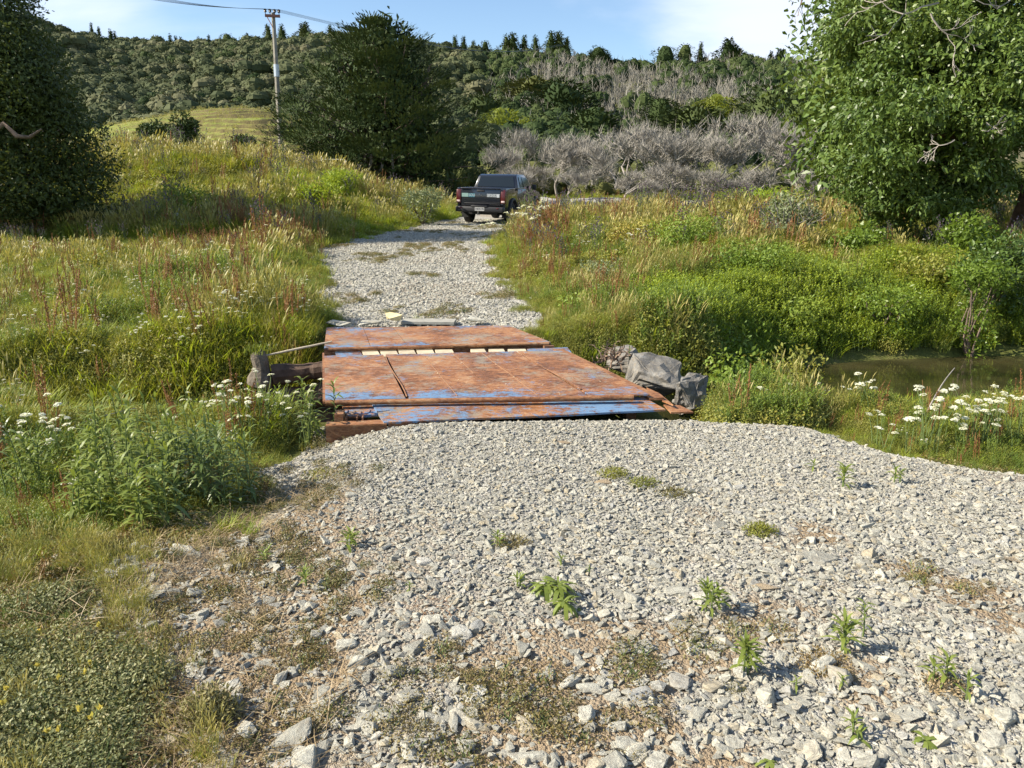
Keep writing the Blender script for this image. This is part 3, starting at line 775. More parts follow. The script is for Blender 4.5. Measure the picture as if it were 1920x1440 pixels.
# log headwalls, stump, rocks beside the bridge
def log(name, p0, p1, r, mat, label, cat, seed=0, parent=None, sides=10, group=None, ends=True):
    g = np.random.default_rng(seed); n = 14
    t = np.linspace(0, 1, n)[:, None]
    p = np.array(p0) * (1 - t) + np.array(p1) * t + g.normal(0, r * 0.06, (n, 3))
    mb = MB().tube(p, r * (1 + 0.12 * np.sin(np.linspace(0, 7, n) + seed) - 0.1 * t[:, 0]), sides)
    o = mb.obj(name, [mat], parent)
    return tag(o, label, cat, group) if cat else o
log('log', (-2.38, 7.46, -0.22), (-1.70, 7.6, -0.17), 0.10, m_oldwood, 'upper brown log of the stream bank beside the left edge of the bridge', 'log', 1)
log('log', (-2.45, 7.42, -0.48), (-1.55, 7.62, -0.42), 0.14, m_oldwood, 'lower dark log under the upper one left of the bridge', 'log', 2)
log('log', (-2.5, 7.45, -0.72), (-1.5, 7.7, -0.70), 0.15, m_oldwood, 'lowest dark log at the water left of the bridge', 'log', 3)
log('branch', (-2.5, 7.4, -0.02), (-1.80, 7.6, 0.10), 0.011, plain('bleached_wood', (0.42, 0.36, 0.27), 0.8), 'thin bleached branch leaning on the left edge of the far plate', 'branch', 4)
m_stump = plain('weathered_stump', (0.15, 0.125, 0.095), 0.95, nscale=9, var=0.6, bstr=1.0, bdist=0.03)
stp = thing('tree_stump', 'weathered grey post stump with moss on top left of the bridge', 'stump', (-2.5, 7.42, -0.30))
mb = MB(); n = 8; th = np.linspace(0, 1, n)
mb.tube(np.stack([0.03 * np.sin(th * 3), 0 * th, th * 0.33], 1), 0.125 - 0.065 * th + 0.012 * np.sin(th * 9), 11); mb.obj('post', [m_stump], stp)
m_moss = leaf_mat('moss', [(0.10, 0.13, 0.02), (0.24, 0.27, 0.05)], 3)
mb = MB(); k = 160; b = np.stack([rng.normal(0, 0.06, k), rng.normal(0, 0.06, k), 0.31 + rng.uniform(0, 0.05, k)], 1)
ribbons(mb, b, np.tile([0, 0, 1.0], (k, 1)) + 0.4 * rdir(k), rdir(k) * [1, 1, 0.2], 0.06, 0.012, 2); mb.obj('moss_cap', [m_moss], stp)
m_rock = stone_mat('striped_schist', [(0, (0.115, 0.112, 0.105)), (1, (0.15, 0.145, 0.135))], 0.7, 3.2, veinc=(0.34, 0.33, 0.30))
def boulder(loc, dims, rz, seed, label, tilt=(0, 0)):
    me = rock_mesh('boulder', 22, dims, m_rock, seed, rough=0.16, sub=3)
    return tag(link('boulder', me, loc=loc, rot=(tilt[0], tilt[1], rz)), label, 'rock')
boulder((1.30, 7.15, -0.16), (0.60, 0.50, 0.44), -0.35, 612, 'large grey striped boulder leaning against the right side of the bridge', (0.10, 0.25))
boulder((1.60, 6.62, -0.20), (0.38, 0.36, 0.38), 0.3, 617, 'smaller rounded grey boulder in the shade beside the large striped one', (0.1, 0.0))
boulder((1.15, 7.75, -0.12), (0.35, 0.3, 0.28), 0.9, 619, 'low grey rock under the root clump right of the bridge')
m_conc = plain('weathered_concrete', (0.30, 0.29, 0.25), 0.9, nscale=10, var=0.22)
blk = thing('concrete_block', 'weathered hollow concrete block set at the far end of the bridge', 'block', (-0.98, 9.02, -0.015), -0.05)
MB().box((0, 0, 0.075), (0.62, 0.24, 0.03)).obj('top_slab', [m_conc], blk)
MB().box((0, 0.06, 0.0), (0.62, 0.10, 0.12)).obj('back_wall', [m_conc], blk)
for x in (-0.28, -0.1, 0.08, 0.28): MB().box((x, -0.05, 0.0), (0.045, 0.115, 0.12)).obj('web', [m_conc], blk)
sl = link('stone', rock_mesh('yellow_stone', 14, (0.2, 0.16, 0.12), plain('yellow_stone', (0.50, 0.43, 0.24), 0.85, nscale=8), 71), loc=(-1.38, 8.93, 0.12)); tag(sl, 'pale yellow stone left of the concrete block at the bridge end', 'stone')
for i, (x, y, w, l) in enumerate(((-2.0, 8.78, 0.34, 'pale flat slab at the left corner of the far bridge plate'), (-1.66, 8.83, 0.30, 'second flat slab along the far edge of the bridge plate'), (-0.45, 9.03, 0.3, 'flat slab right of the concrete block'))):
    o = link('slab', rock_mesh('slab', 14, (w, 0.2, 0.07), m_stone_far, 800 + i), loc=(x, y, 0.08)); tag(o, l, 'stone')

# flakes of rust, leaf scraps and grit lying on the plates
n = 260; s_, t_ = rng.uniform(0.03, 0.95, n), rng.uniform(0.04, 0.98, n); mb = MB()
P_f = np.array([W3(qd(a, b), 0.083) + ORG for a, b in zip(s_, t_)]); P_f[:, 2] += (fbm(P_f[:, 0] * 2.4, P_f[:, 1] * 2.4, 71) - 0.5) * 0.012
h = horiz_ = np.stack([np.cos(s_ * 99), np.sin(s_ * 99), 0 * s_], 1)
ribbons(mb, P_f, h + np.array([0, 0, 0.25]), h * 0.1, rng.uniform(0.008, 0.032, n) * (rng.random(n) ** 0.7), 0.010, 2, 0.3, (rng.random(n) < 0.3).astype(int).repeat(2), 'leaf')
tag(mb.obj('deck_litter', [m_rust2, m_board], None), 'flakes of rust and leaf scraps lying on the main plate', kind='stuff')
# ------------------------------------------------------------------ ground plants
m_grass = leaf_mat('meadow_grass', [(0.072, 0.123, 0.015), (0.157, 0.225, 0.027), (0.282, 0.321, 0.043), (0.470, 0.396, 0.099)], 0.35)
m_lush = leaf_mat('lush_grass', [(0.118, 0.192, 0.022), (0.237, 0.307, 0.030), (0.399, 0.437, 0.049)], 0.5, 0.35)
m_seed = leaf_mat('seeding_grass', [(0.132, 0.165, 0.035), (0.230, 0.228, 0.059), (0.340, 0.290, 0.100), (0.417, 0.331, 0.150)], 0.5, 0.25)
m_weed = leaf_mat('weed_leaves', [(0.070, 0.123, 0.018), (0.142, 0.213, 0.030), (0.266, 0.309, 0.050)], 0.6, 0.3)
m_fern = leaf_mat('small_leaves', [(0.080, 0.106, 0.018), (0.151, 0.176, 0.031), (0.258, 0.253, 0.044), (0.392, 0.282, 0.076)], 0.8, 0.25)
m_dock = leaf_mat('dock_seed', [(0.14, 0.055, 0.025), (0.24, 0.11, 0.045), (0.32, 0.19, 0.08)], 0.8, 0.15)
m_purple = leaf_mat('purple_heads', [(0.09, 0.06, 0.10), (0.16, 0.12, 0.17)], 0.8, 0.1)
m_white = leaf_mat('white_flowers', [(0.55, 0.54, 0.42), (0.70, 0.69, 0.58), (0.78, 0.77, 0.68)], 0.8, 0.3)
m_stem = plain('green_stem', (0.10, 0.14, 0.04), 0.7)
m_matleaf = leaf_mat('creeping_leaves', [(0.07, 0.08, 0.022), (0.14, 0.13, 0.04), (0.22, 0.17, 0.07), (0.27, 0.15, 0.07)], 1.6, 0.2)
m_dry = leaf_mat('dry_straw', [(0.24, 0.17, 0.09), (0.36, 0.28, 0.16)], 1, 0.1)
m_trefoil = leaf_mat('trefoil', [(0.088, 0.106, 0.044), (0.163, 0.188, 0.075), (0.263, 0.269, 0.125), (0.338, 0.263, 0.125)], 1, 0.25)
UP = np.array([0, 0, 1.0])

def ring(n, r, g=rng):
    a = g.uniform(0, 6.28, n); q = r * np.sqrt(g.random(n))
    return np.stack([q * np.cos(a), q * np.sin(a), np.zeros(n)], 1)
def horiz(n, g=rng):
    a = g.uniform(0, 6.28, n); return np.stack([np.cos(a), np.sin(a), np.zeros(n)], 1)
def stand(mb, n, r, L, W, nseg=3, droop=0.5, mat=0, spread=0.25, lrand=0.45):
    b = ring(n, r); h = horiz(n)
    up = UP + h * rng.uniform(0, spread, (n, 1)); up /= np.linalg.norm(up, axis=1)[:, None]
    ribbons(mb, b - UP * 0.02, up, h * 0.8 - UP * 0.25 * droop, L * rng.uniform(1 - lrand, 1, n), W * rng.uniform(0.7, 1.2, n), nseg, droop * rng.uniform(0.3, 1.3, n)[:, None].mean(), mat)
def m_grassclump(n, r, L, W, droop, mats, seeds=0):
    mb = MB(); stand(mb, n, r, L, W, 3, droop)
    return mb
def leafy_stem(mb, base, H, nl, ll, lw, mat=0, smat=1, lean=None, angle=0.9, tuft=False, sr=0.004, nseg=3):
    """a stem with lance-shaped leaves spiralling up it"""
    lean = horiz(1)[0] * rng.uniform(0, 0.25) if lean is None else lean
    t = np.linspace(0, 1, 5)[:, None]; pts = base + UP * H * t + lean * H * t ** 2
    mb.tube(pts, np.linspace(sr, sr * 0.5, 5), 3, smat, cap=False)
    k = np.arange(nl); tt = (0.12 + 0.88 * (k + 0.5) / nl) ** (0.8 if tuft else 1.0)
    b = base + UP * (H * tt)[:, None] + lean * (H * tt[:, None] ** 2)
    a = k * 2.4 + rng.uniform(0, 6); h = np.stack([np.cos(a), np.sin(a), np.zeros(nl)], 1)
    ang = angle * (1.15 - 0.65 * tt)[:, None]
    up = h * np.sin(ang) + UP * np.cos(ang)
    ribbons(mb, b, up, h * 0.5 - UP * 0.6, ll * (1 - 0.35 * tt) * rng.uniform(0.8, 1.1, nl), lw * (1 - 0.2 * tt), nseg, 0.45, mat, 'leaf')
def umbel(mb, c, r, n=26, mat=0, smat=1):
    """a flat white flower head of many small florets on thin rays"""
    a = np.arange(n) * 2.4; q = r * np.sqrt((np.arange(n) + 0.5) / n)
    p = c + np.stack([q * np.cos(a), q * np.sin(a), -0.35 * q ** 2 / r + rng.normal(0, r * 0.05, n)], 1)
    s = r * 0.26 * rng.uniform(0.8, 1.25, n)
    k = rng.uniform(0, 1.5, n); nx = np.stack([np.cos(k), np.sin(k), rng.normal(0, 0.25, n)], 1); ny = np.stack([-np.sin(k), np.cos(k), rng.normal(0, 0.25, n)], 1)
    v = np.stack([p - nx * s[:, None], p - ny * s[:, None], p + nx * s[:, None], p + ny * s[:, None]], 1).reshape(-1, 3)
    mb.add(v, (np.arange(n)[:, None] * 4 + np.arange(4)[None]), mat)
    m = 6; aa = np.arange(m) / m * 6.28
    tip = c + np.stack([np.cos(aa) * r * 0.8, np.sin(aa) * r * 0.8, -0.2 * r + 0 * aa], 1); bs = c - UP * r * 0.9
    w = np.cross(tip - bs, UP); w = w / np.linalg.norm(w, axis=1)[:, None] * r * 0.025
    v = np.stack([np.tile(bs, (m, 1)) - w, np.tile(bs, (m, 1)) + w, tip], 1).reshape(-1, 3)
    mb.add(v, np.arange(m)[:, None] * 3 + np.arange(3)[None], smat)

def var(n, fn): return [fn(k) for k in range(n)]
def P_grass(k, W=0.006, n=60, L=0.42, r=0.15, mats=None, droop=0.55):
    mb = MB(); stand(mb, n, r, L, W, 3, droop, 0, 0.35)
    return mb.mesh(f'grass_{k}', mats or [m_grass])
def P_seed(k, W=0.005, n=26, L=0.75):
    mb = MB(); stand(mb, 36, 0.14, 0.40, W * 1.5, 3, 0.5, 1, 0.35)
    b = ring(n, 0.14); h = horiz(n); up = UP + h * rng.uniform(0, 0.22, (n, 1)); Ls = L * rng.uniform(0.6, 1.0, n)
    ribbons(mb, b, up, h * 0.4, Ls, W * 0.5, 3, 0.25, 0)
    tip = b + up * (Ls * (1 - 0.25 * 0.25))[:, None] + h * 0.4 * (Ls * 0.25)[:, None]
    ribbons(mb, tip - UP * 0.10 - h * 0.015, up, h * 0.8 - UP * 0.2, 0.14, W * 2.6, 3, 0.4, 0, 'leaf')
    return mb.mesh(f'seedgrass_{k}', [m_seed, m_grass])
def P_weed(k, n=7, H=0.5, mat=None, ll=0.09, lw=0.016, nl=22):
    mb = MB()
    for b in ring(n, 0.13): leafy_stem(mb, b, H * rng.uniform(0.6, 1), nl, ll, lw, nseg=2)
    return mb.mesh(f'weed_{k}', [mat or m_weed, m_stem])
def P_fern(k, n=330, r=0.22, h=0.26, s=0.022, mat=None):
    """a low mound of small leaves"""
    d = rdir(n); d[:, 2] = np.abs(d[:, 2]); q = rng.uniform(0.35, 1.0, n)[:, None] ** 0.6
    p = d * q * [r, r, h]
    nr = d + 0.8 * rdir(n) + UP * 0.3; nr /= np.linalg.norm(nr, axis=1)[:, None]
    t = np.cross(nr, rdir(n)); t /= np.linalg.norm(t, axis=1)[:, None]
    mb = MB(); ribbons(mb, p, t, nr * 0.5, s * rng.uniform(0.7, 1.5, n), s * 0.55, 2, 0.5, 0, 'leaf')
    m = 24; ribbons(mb, ring(m, r * 0.5), UP + horiz(m) * 0.7, horiz(m) * 0.3, h * 0.9, 0.005, 2, 0.3, 1)
    return mb.mesh(f'mound_{k}', [mat or m_fern, m_stem])
def P_umbel(k, n=4, r=0.024, H=0.55, small=False):
    mb = MB()
    for b in ring(n, 0.12):
        hh = H * rng.uniform(0.6, 1.0); ln = horiz(1)[0] * rng.uniform(0, 0.2)
        t = np.linspace(0, 1, 4)[:, None]; pts = b + UP * hh * t + ln * hh * t ** 2
        mb.tube(pts, 0.0028 if not small else 0.004, 3, 1, cap=False); umbel(mb, pts[-1] + UP * r * 0.9, r * rng.uniform(0.7, 1.15), 14 if small else 24, 0, 1)
        if rng.random() < 0.6:
            q = pts[2] + horiz(1)[0] * 0.08 + UP * 0.12; mb.tube([pts[2], q], 0.002, 3, 1, cap=False); umbel(mb, q + UP * r * 0.5, r * 0.6, 12, 0, 1)
    stand(mb, 20, 0.1, 0.25, 0.007, 2, 0.6, 2)
    return mb.mesh(f'umbel_{k}', [m_white, m_stem, m_grass])
def P_dock(k):
    mb = MB()
    for b in ring(5, 0.12):
        H = rng.uniform(0.55, 0.85); ln = horiz(1)[0] * rng.uniform(0, 0.15)
        t = np.linspace(0, 1, 4)[:, None]; mb.tube(b + UP * H * t + ln * H * t ** 2, 0.004, 3, 0, cap=False)
        n = 70; tt = rng.uniform(0.45, 1, n); p = b + UP * (H * tt)[:, None] + ln * (H * tt ** 2)[:, None] + horiz(n) * (rng.uniform(0, 0.04, n) * (1.2 - tt))[:, None]
        ribbons(mb, p, rdir(n) + UP * 0.6, rdir(n), 0.018, 0.011, 2, 0.2, 0, 'leaf')
    stand(mb, 16, 0.12, 0.3, 0.008, 2, 0.6, 1)
    return mb.mesh(f'dock_{k}', [m_dock, m_grass])
def P_purple(k):
    mb = MB()
    for b in ring(6, 0.15):
        H = rng.uniform(0.6, 1.0); ln = horiz(1)[0] * rng.uniform(0, 0.15)
        t = np.linspace(0, 1, 4)[:, None]; pts = b + UP * H * t + ln * H * t ** 2; mb.tube(pts, 0.003, 3, 1, cap=False)
        for q in range(6):
            e = pts[-1] - UP * 0.12 * q / 3 + horiz(1)[0] * rng.uniform(0.02, 0.08) + UP * 0.05; mb.tube([pts[-1] - UP * 0.05 * q, e], 0.0018, 3, 1, cap=False)
            n = 9; ribbons(mb, np.tile(e, (n, 1)), rdir(n) + UP, rdir(n), 0.02, 0.012, 2, 0.2, 0, 'leaf')
    return mb.mesh(f'purple_{k}', [m_purple, m_stem])

lib('grass', var(5, lambda k: P_grass(k)))
lib('grassfar', var(5, lambda k: P_grass(k, 0.016, 60, 0.5, 0.28)))
lib('lush', var(5, lambda k: P_grass(k, 0.017, 60, 0.40, 0.17, [m_lush], 0.75)))
lib('herb', var(6, lambda k: P_weed(k, 9, 0.38, m_lush, 0.10, 0.022, 13)))
lib('lushfar', var(5, lambda k: P_grass(k, 0.022, 70, 0.5, 0.3, [m_lush], 0.9)))
lib('seedgrass', var(5, lambda k: P_seed(k)))
lib('seedfar', var(5, lambda k: P_seed(k, 0.011, 22, 0.85)))
lib('weed', var(6, lambda k: P_weed(k)))
lib('mound', var(6, lambda k: P_fern(k)))
lib('moundfar', var(5, lambda k: P_fern(k, 200, 0.3, 0.34, 0.05)))
lib('umbel', var(6, lambda k: P_umbel(k)))
lib('umbelfar', var(4, lambda k: P_umbel(k, 4, 0.04, 0.75, True)))
lib('dock', var(4, P_dock)); lib('purple', var(4, P_purple))
lib('mat', var(5, lambda k: P_fern(k, 260, 0.12, 0.045, 0.012, m_matleaf)))
def P_straw(k):
    mb = MB(); b = ring(16, 0.16); h = horiz(16); ribbons(mb, b, h + UP * 0.25, h * 0.2 - UP * 0.3, 0.22, 0.004, 3, 0.5, 0); return mb.mesh(f'straw_{k}', [m_dry])
lib('straw', var(4, P_straw))
lib('trefoil', var(5, lambda k: P_fern(k, 520, 0.15, 0.11, 0.0115, m_trefoil)))

# where plants can stand
def free(x, y):
    br = sdf([(-1.5, 4.85), (1.3, 5.2), (1.68, 5.7), (1.6, 6.4), (0.62, 7.3), (0.42, 7.75), (0.0, 8.5), (0.0, 8.9), (-2.3, 8.9)], x, y)
    n = (fbm(x * 2.5, y * 2.5, 44) - 0.5) * 0.6 * np.clip(y / 8, 1, 2.5)
    wet = land(x, y) < WATER_Z + 0.10
    return (sdf(BARE, x, y) > 0.02 + n * 0.4) & (sdf(ROAD, x, y) > n) & (sdf(CROSS, x, y) > 0.4) & (br > 0.05) & ~wet
NC = 260000
# even in the logarithm of distance: near plants stand as thick in the picture as far ones
yy = np.exp(rng.uniform(math.log(1.2), math.log(62), NC)); xx = rng.uniform(-1, 1, NC) * ((yy + 0.3) * 0.68 + 1.2)
pick = free(xx, yy) & (rng.random(NC) < np.clip(0.34 + 0.9 * ss(1.2, 12, yy), 0, 1))
xx, yy = xx[pick], yy[pick]
n_a, n_b, n_c = fbm(xx * 0.7, yy * 0.7, 101), fbm(xx * 0.45, yy * 0.45, 102), fbm(xx * 1.5, yy * 1.5, 103)
zz = land(xx, yy)
left = xx < np.interp(yy, [5, 9, 20, 30, 60], [-0.8, -0.8, -2.5, -1, -1])
near = yy < 8.5
U = rng.random(len(xx))
kinds = np.full(len(xx), '', object)
W = {}
o = np.ones(len(xx)); z0 = 0 * o
lushbank = (~left) & (yy > 8.6) & (yy < 13.5) & (xx > 1.7) & (channel_d(xx, yy) < 3.1)
seam = (~left) & (yy < 9) & (xx > 1.0)
W['grass'] = (1.0 * o + 0.6 * (left & (yy > 9) & (yy < 22))) * np.where((~left) & (yy < 15), 0.55, 1)
W['lush'] = np.where(lushbank, 1.3 + 2 * ss(0.4, 0.6, n_c), np.where(left & (yy > 20), 1.6 * ss(0.45, 0.6, n_a), 0.25))
W['seed'] = (0.45 * ss(0.45, 0.62, n_b) + 0.06) * np.where(near, 0.25, 1) * np.where(left & (yy < 20), 0.5, 1)
W['weed'] = 1.1 * ss(0.40, 0.58, n_a) * np.where(yy < 20, 1, 0.3)
W['mound'] = (1.7 * ss(0.60, 0.46, n_b) + 0.6 + 1.2 * ((~left) & (yy < 16))) * np.where(near, 1.2, 0.8) * np.where(yy > 30, 0.3, 1)
W['umbel'] = np.where(left & (yy > 3.6) & (yy < 13), 0.10, 0.03) * ss(0.40, 0.6, n_c) * np.where(yy > 26, 0.6, 1)
W['herb'] = np.where(lushbank, 15.0, 0.25 * ss(0.5, 0.6, n_c) * (yy < 20))
W['dock'] = 0.03 * o + 0.8 * np.exp(-((xx + 6.0) / 1.8) ** 2 - ((yy - 18.5) / 2.2) ** 2) + 0.5 * np.exp(-((xx - 0.6) / 0.6) ** 2 - ((yy - 17) / 4) ** 2) + 0.07 * (~left) * ss(0.45, 0.6, n_c)
W['purple'] = 0.0 * o + 0.06 * (~left) * ss(12, 15, yy) * ss(0.45, 0.6, n_c) + 0.02 * left * ss(14, 18, yy)
W['mat'] = np.where(yy < 4.6, 1.1, 0.0)
for k in ('seed', 'umbel', 'dock', 'purple'): W[k] = np.where(lushbank, W[k] * 0.12, W[k])
W['weed'] = np.where(lushbank, 2.6, W['weed'])
keys = list(W); M = np.stack([W[k] for k in keys]); M = np.cumsum(M / M.sum(0), 0)
ch = (U[None] > M).sum(0)
ch = np.where((~left) & (yy < 8.9) & (yy > 5.35) & (xx > 1.45) & (xx < 0.40 * yy) & (rng.random(len(xx)) < 0.6), np.where(rng.random(len(xx)) < 0.5, keys.index('mound'), keys.index('weed')), ch)
# how tall plants grow here
hgt = 0.55 + 0.8 * (n_b - 0.3) + 0.7 * (n_c - 0.45)
hgt = hgt * np.interp(yy, [1, 2.2, 3.5, 6, 12, 20, 40], [0.25, 0.35, 0.55, 0.8, 0.95, 1.15, 1.2])
ed = np.minimum(np.minimum(sdf(BARE, xx, yy), sdf(ROAD, xx, yy)), 3)
hgt = hgt * (0.45 + 0.55 * ss(0, 0.9, ed))
hgt = np.where(left & (yy > 9) & (yy < 20) & (xx < -5.5), hgt * 0.62, hgt)
hgt = np.where(left & (yy > 30), hgt * 1.25, hgt)
hgt = np.where(seam & (yy < 6.6), hgt * 0.7, hgt)
thick = seam & (yy > 5.35) & (xx > 1.45) & (xx < 0.40 * yy) & (yy < 8.9)
hgt = np.where(thick, np.maximum(hgt, 0.5) * 1.35, hgt)
hgt = np.where((~left) & (yy > 30), hgt * 0.7, hgt)
hgt = np.where((~left) & (yy > 9), hgt * 0.85, hgt)
bridge_side = np.exp(-((yy - 6.8) / 1.8) ** 2 - ((xx - 1.4) / 0.7) ** 2)
hgt = hgt * (1 - 0.35 * bridge_side)
hgt = np.where(left & (yy > 4.5) & (yy < 13), hgt * 1.2, hgt)
far = yy > 13
LABEL = {'grass': 'mixed green meadow grass over the banks', 'lush': 'bright green drooping grass of the stream bank', 'seed': 'tall seeding grass with tan heads', 'weed': 'leafy green weeds among the grass',
         'mound': 'low dense herbs with small leaves', 'herb': 'bright leafy water herbs on the stream bank', 'umbel': 'white flat flower heads of wild carrot in the meadow', 'dock': 'rusty brown dock spikes in the grass', 'purple': 'thin stems with dull purple flower heads', 'mat': 'creeping ground cover on the stony earth'}
NAME = {'grass': 'meadow_grass', 'lush': 'bank_grass', 'seed': 'seeding_grass', 'weed': 'meadow_weeds', 'mound': 'meadow_herbs', 'herb': 'bank_herbs', 'umbel': 'meadow_flowers', 'dock': 'dock_undergrowth', 'purple': 'purple_undergrowth', 'mat': 'creeping_ground_cover'}
SRC = {'grass': ('grass', 'grassfar'), 'lush': ('lush', 'lushfar'), 'seed': ('seedgrass', 'seedfar'), 'weed': ('weed', 'weed'), 'mound': ('mound', 'moundfar'), 'herb': ('herb', 'herb'), 'umbel': ('umbel', 'umbelfar'), 'dock': ('dock', 'dock'), 'purple': ('purple', 'purple'), 'mat': ('mat', 'mat')}
for i, k in enumerate(keys):
    for fl in (0, 1):
        s = (ch == i) & (far if fl else ~far)
        if not s.any(): continue
        n = int(s.sum()); sc_ = hgt[s] * rng.uniform(0.75, 1.3, n) * (1.25 if k in ('mound', 'grass', 'lush') else 1.0)
        if k == 'mat': sc_ = rng.uniform(0.6, 1.5, n)
        if k in ('lush', 'herb'): sc_ = np.where(lushbank[s], rng.uniform(0.35, 1.0, n), sc_)
        if fl and k in ('weed', 'dock', 'purple'): sc_ = sc_ * 1.15
        r = zrot(n, 0.10)
        if k == 'lush':      # hangs over towards the water
            r[:, 0] += np.where(lushbank[s], 0.22, 0)
        scatter(NAME[k] + ('_beyond' if fl else ''), SRC[k][fl], np.stack([xx[s], yy[s], zz[s] - 0.02], 1), r, sc_, LABEL[k] + (' farther off' if fl else ''))
print('plants', len(xx), {k: int((ch == i).sum()) for i, k in enumerate(keys)})
# sparse growth in the gravel and on the stony earth
x, y = rand_area(6000, -2.3, 6, 1.3, 5.3)
f = fbm(x * 1.7, y * 1.7, 201)
k = in_view(x, y) & (sdf(BARE, x, y) < 0.1) & (f + 0.12 * dirtmask(x, y) + 0.28 * ss(-0.3, -1.3, x) > 0.735) & (rng.random(len(x)) < 0.30)
x, y = x[k], y[k]; n = len(x)
scatter('sparse_ground_cover', 'mat', np.stack([x, y, land(x, y) + 0.012], 1), zrot(n, 0.1), rng.uniform(0.35, 0.9, n), 'thin brown and green creeping plants between the stones')
x, y = rand_area(2300, -3.4, -0.2, 1.3, 2.75)
k = in_view(x, y) & (x < -0.82 - 0.28 * (y - 1.4) + (fbm(x * 2, y * 2, 5) - 0.5) * 0.9) & (fbm(x * 2.2, y * 2.2, 77) > 0.46 + 0.22 * ss(1.8, 2.75, y)) & (rng.random(len(x)) < 0.62); x, y = x[k], y[k]; n = len(x)
scatter('trefoil_ground_cover', 'trefoil', np.stack([x, y, land(x, y)], 1), zrot(n, 0.15), rng.uniform(0.5, 1.15, n), 'grey-green creeping trefoil in the bottom left corner')
x, y = rand_area(2600, -3.4, -0.4, 1.3, 3.3)
k = in_view(x, y) & (sdf(BARE, x, y) > -0.12) & (fbm(x * 3, y * 3, 91) > 0.52); x, y = x[k], y[k]; n = len(x)
scatter('short_grass_tufts', 'seedgrass', np.stack([x, y, land(x, y)], 1), zrot(n, 0.25), rng.uniform(0.10, 0.28, n), 'short thin grass among the creeping plants at the lower left')
x, y = rand_area(900, -2.6, 0.4, 1.3, 4.2)
k = in_view(x, y) & (np.abs(sdf(BARE, x, y)) < 0.5) & (fbm(x * 2.3, y * 2.3, 95) > 0.5); x, y = x[k], y[k]; n = len(x)
scatter('dry_straw_litter', 'straw', np.stack([x, y, land(x, y) + 0.02], 1), zrot(n, 0.3), rng.uniform(0.3, 0.8, n), 'dry straw lying over earth and stones at the lower left')
# thin grass in the road centre
x, y = rand_area(2500, -4.6, 1, 9.2, 30)
k = (sdf(ROAD, x, y) < 0.1) & (fbm(x * 1.3, y * 0.8, 301) > 0.60) ; x, y = x[k], y[k]; n = len(x)
scatter('road_ground_cover', 'mat', np.stack([x, y, land(x, y) + 0.02], 1), zrot(n, 0.1), rng.uniform(0.6, 1.4, n), 'thin weeds growing through the gravel road')
# ------------------------------------------------------------------ trees
m_bark = plain('grey_brown_bark', (0.15, 0.11, 0.085), 0.95, nscale=5, var=0.5, bstr=1.0, bdist=0.05)
m_redbark = plain('fibrous_reddish_bark', (0.17, 0.095, 0.06), 0.95, nscale=3, var=0.5, bstr=1.0, bdist=0.06)
m_deadwood = plain('bleached_dead_wood', (0.28, 0.25, 0.22), 0.85, nscale=4, var=0.3)
m_twig = plain('dead_grey_twigs', (0.27, 0.25, 0.215), 0.85)
m_right = leaf_mat('glossy_green_leaves', [(0.028, 0.055, 0.012), (0.058, 0.10, 0.02), (0.105, 0.16, 0.032), (0.18, 0.22, 0.055)], 0.6, 0.18, 0.42, 0.4)
m_left = leaf_mat('dark_fine_leaves', [(0.04, 0.058, 0.016), (0.065, 0.092, 0.024), (0.11, 0.125, 0.038)], 0.8, 0.25, 0.5)
m_totara = leaf_mat('olive_needle_sprays', [(0.018, 0.034, 0.012), (0.032, 0.055, 0.017), (0.055, 0.08, 0.025), (0.09, 0.098, 0.034)], 0.35, 0.08, 0.65, 0.15)
m_shrub = leaf_mat('shrub_leaves', [(0.06, 0.10, 0.014), (0.12, 0.18, 0.025), (0.20, 0.27, 0.04)], 1.0, 0.3, 0.4)
m_yellowgreen = leaf_mat('yellow_green_leaves', [(0.10, 0.13, 0.02), (0.17, 0.20, 0.03), (0.23, 0.25, 0.05)], 1.0, 0.3)

def leaf_cloud(mb, lobes, n, s, w, per=6, spread=0.18, shell=0.55, down=0.25, mat=0, nseg=2, up=0.3, clip=None):
    """leaves in twig-sized bunches through the outer part of a set of ellipsoid lobes (cx, cy, cz, rx, ry, rz)"""
    lobes = np.asarray(lobes, float); wgt = (lobes[:, 3] * lobes[:, 4] * lobes[:, 5]) ** (2 / 3); wgt /= wgt.sum()
    li = rng.choice(len(lobes), n, p=wgt); d = rdir(n)
    q = 1 - (1 - shell) * rng.random(n) ** 1.6
    lump = 1 + 0.20 * np.sin(d[:, 0] * 7 + li) * np.sin(d[:, 1] * 6 + 2 * li) * np.sin(d[:, 2] * 8 + li * 3)
    c = lobes[li, :3] + d * (q * lump)[:, None] * lobes[li, 3:]
    if clip is not None: k = clip(c); c, d = c[k], d[k]; n = len(c)
    c = np.repeat(c, per, 0); d = np.repeat(d, per, 0); m = len(c)
    off = rdir(m) * (spread * rng.random(m) ** 0.5)[:, None]
    p = c + off
    di = d * 0.35 + UP * up + rdir(m) * 0.9; di /= np.linalg.norm(di, axis=1)[:, None]
    sd = np.cross(di, d + 0.55 * rdir(m)); sd /= np.linalg.norm(sd, axis=1)[:, None] + 1e-9
    ribbons(mb, p, di, -UP * down + rdir(m) * 0.3, s * rng.uniform(0.65, 1.25, m), w * rng.uniform(0.7, 1.2, m), nseg, 0.6, mat, 'leaf', side=sd)
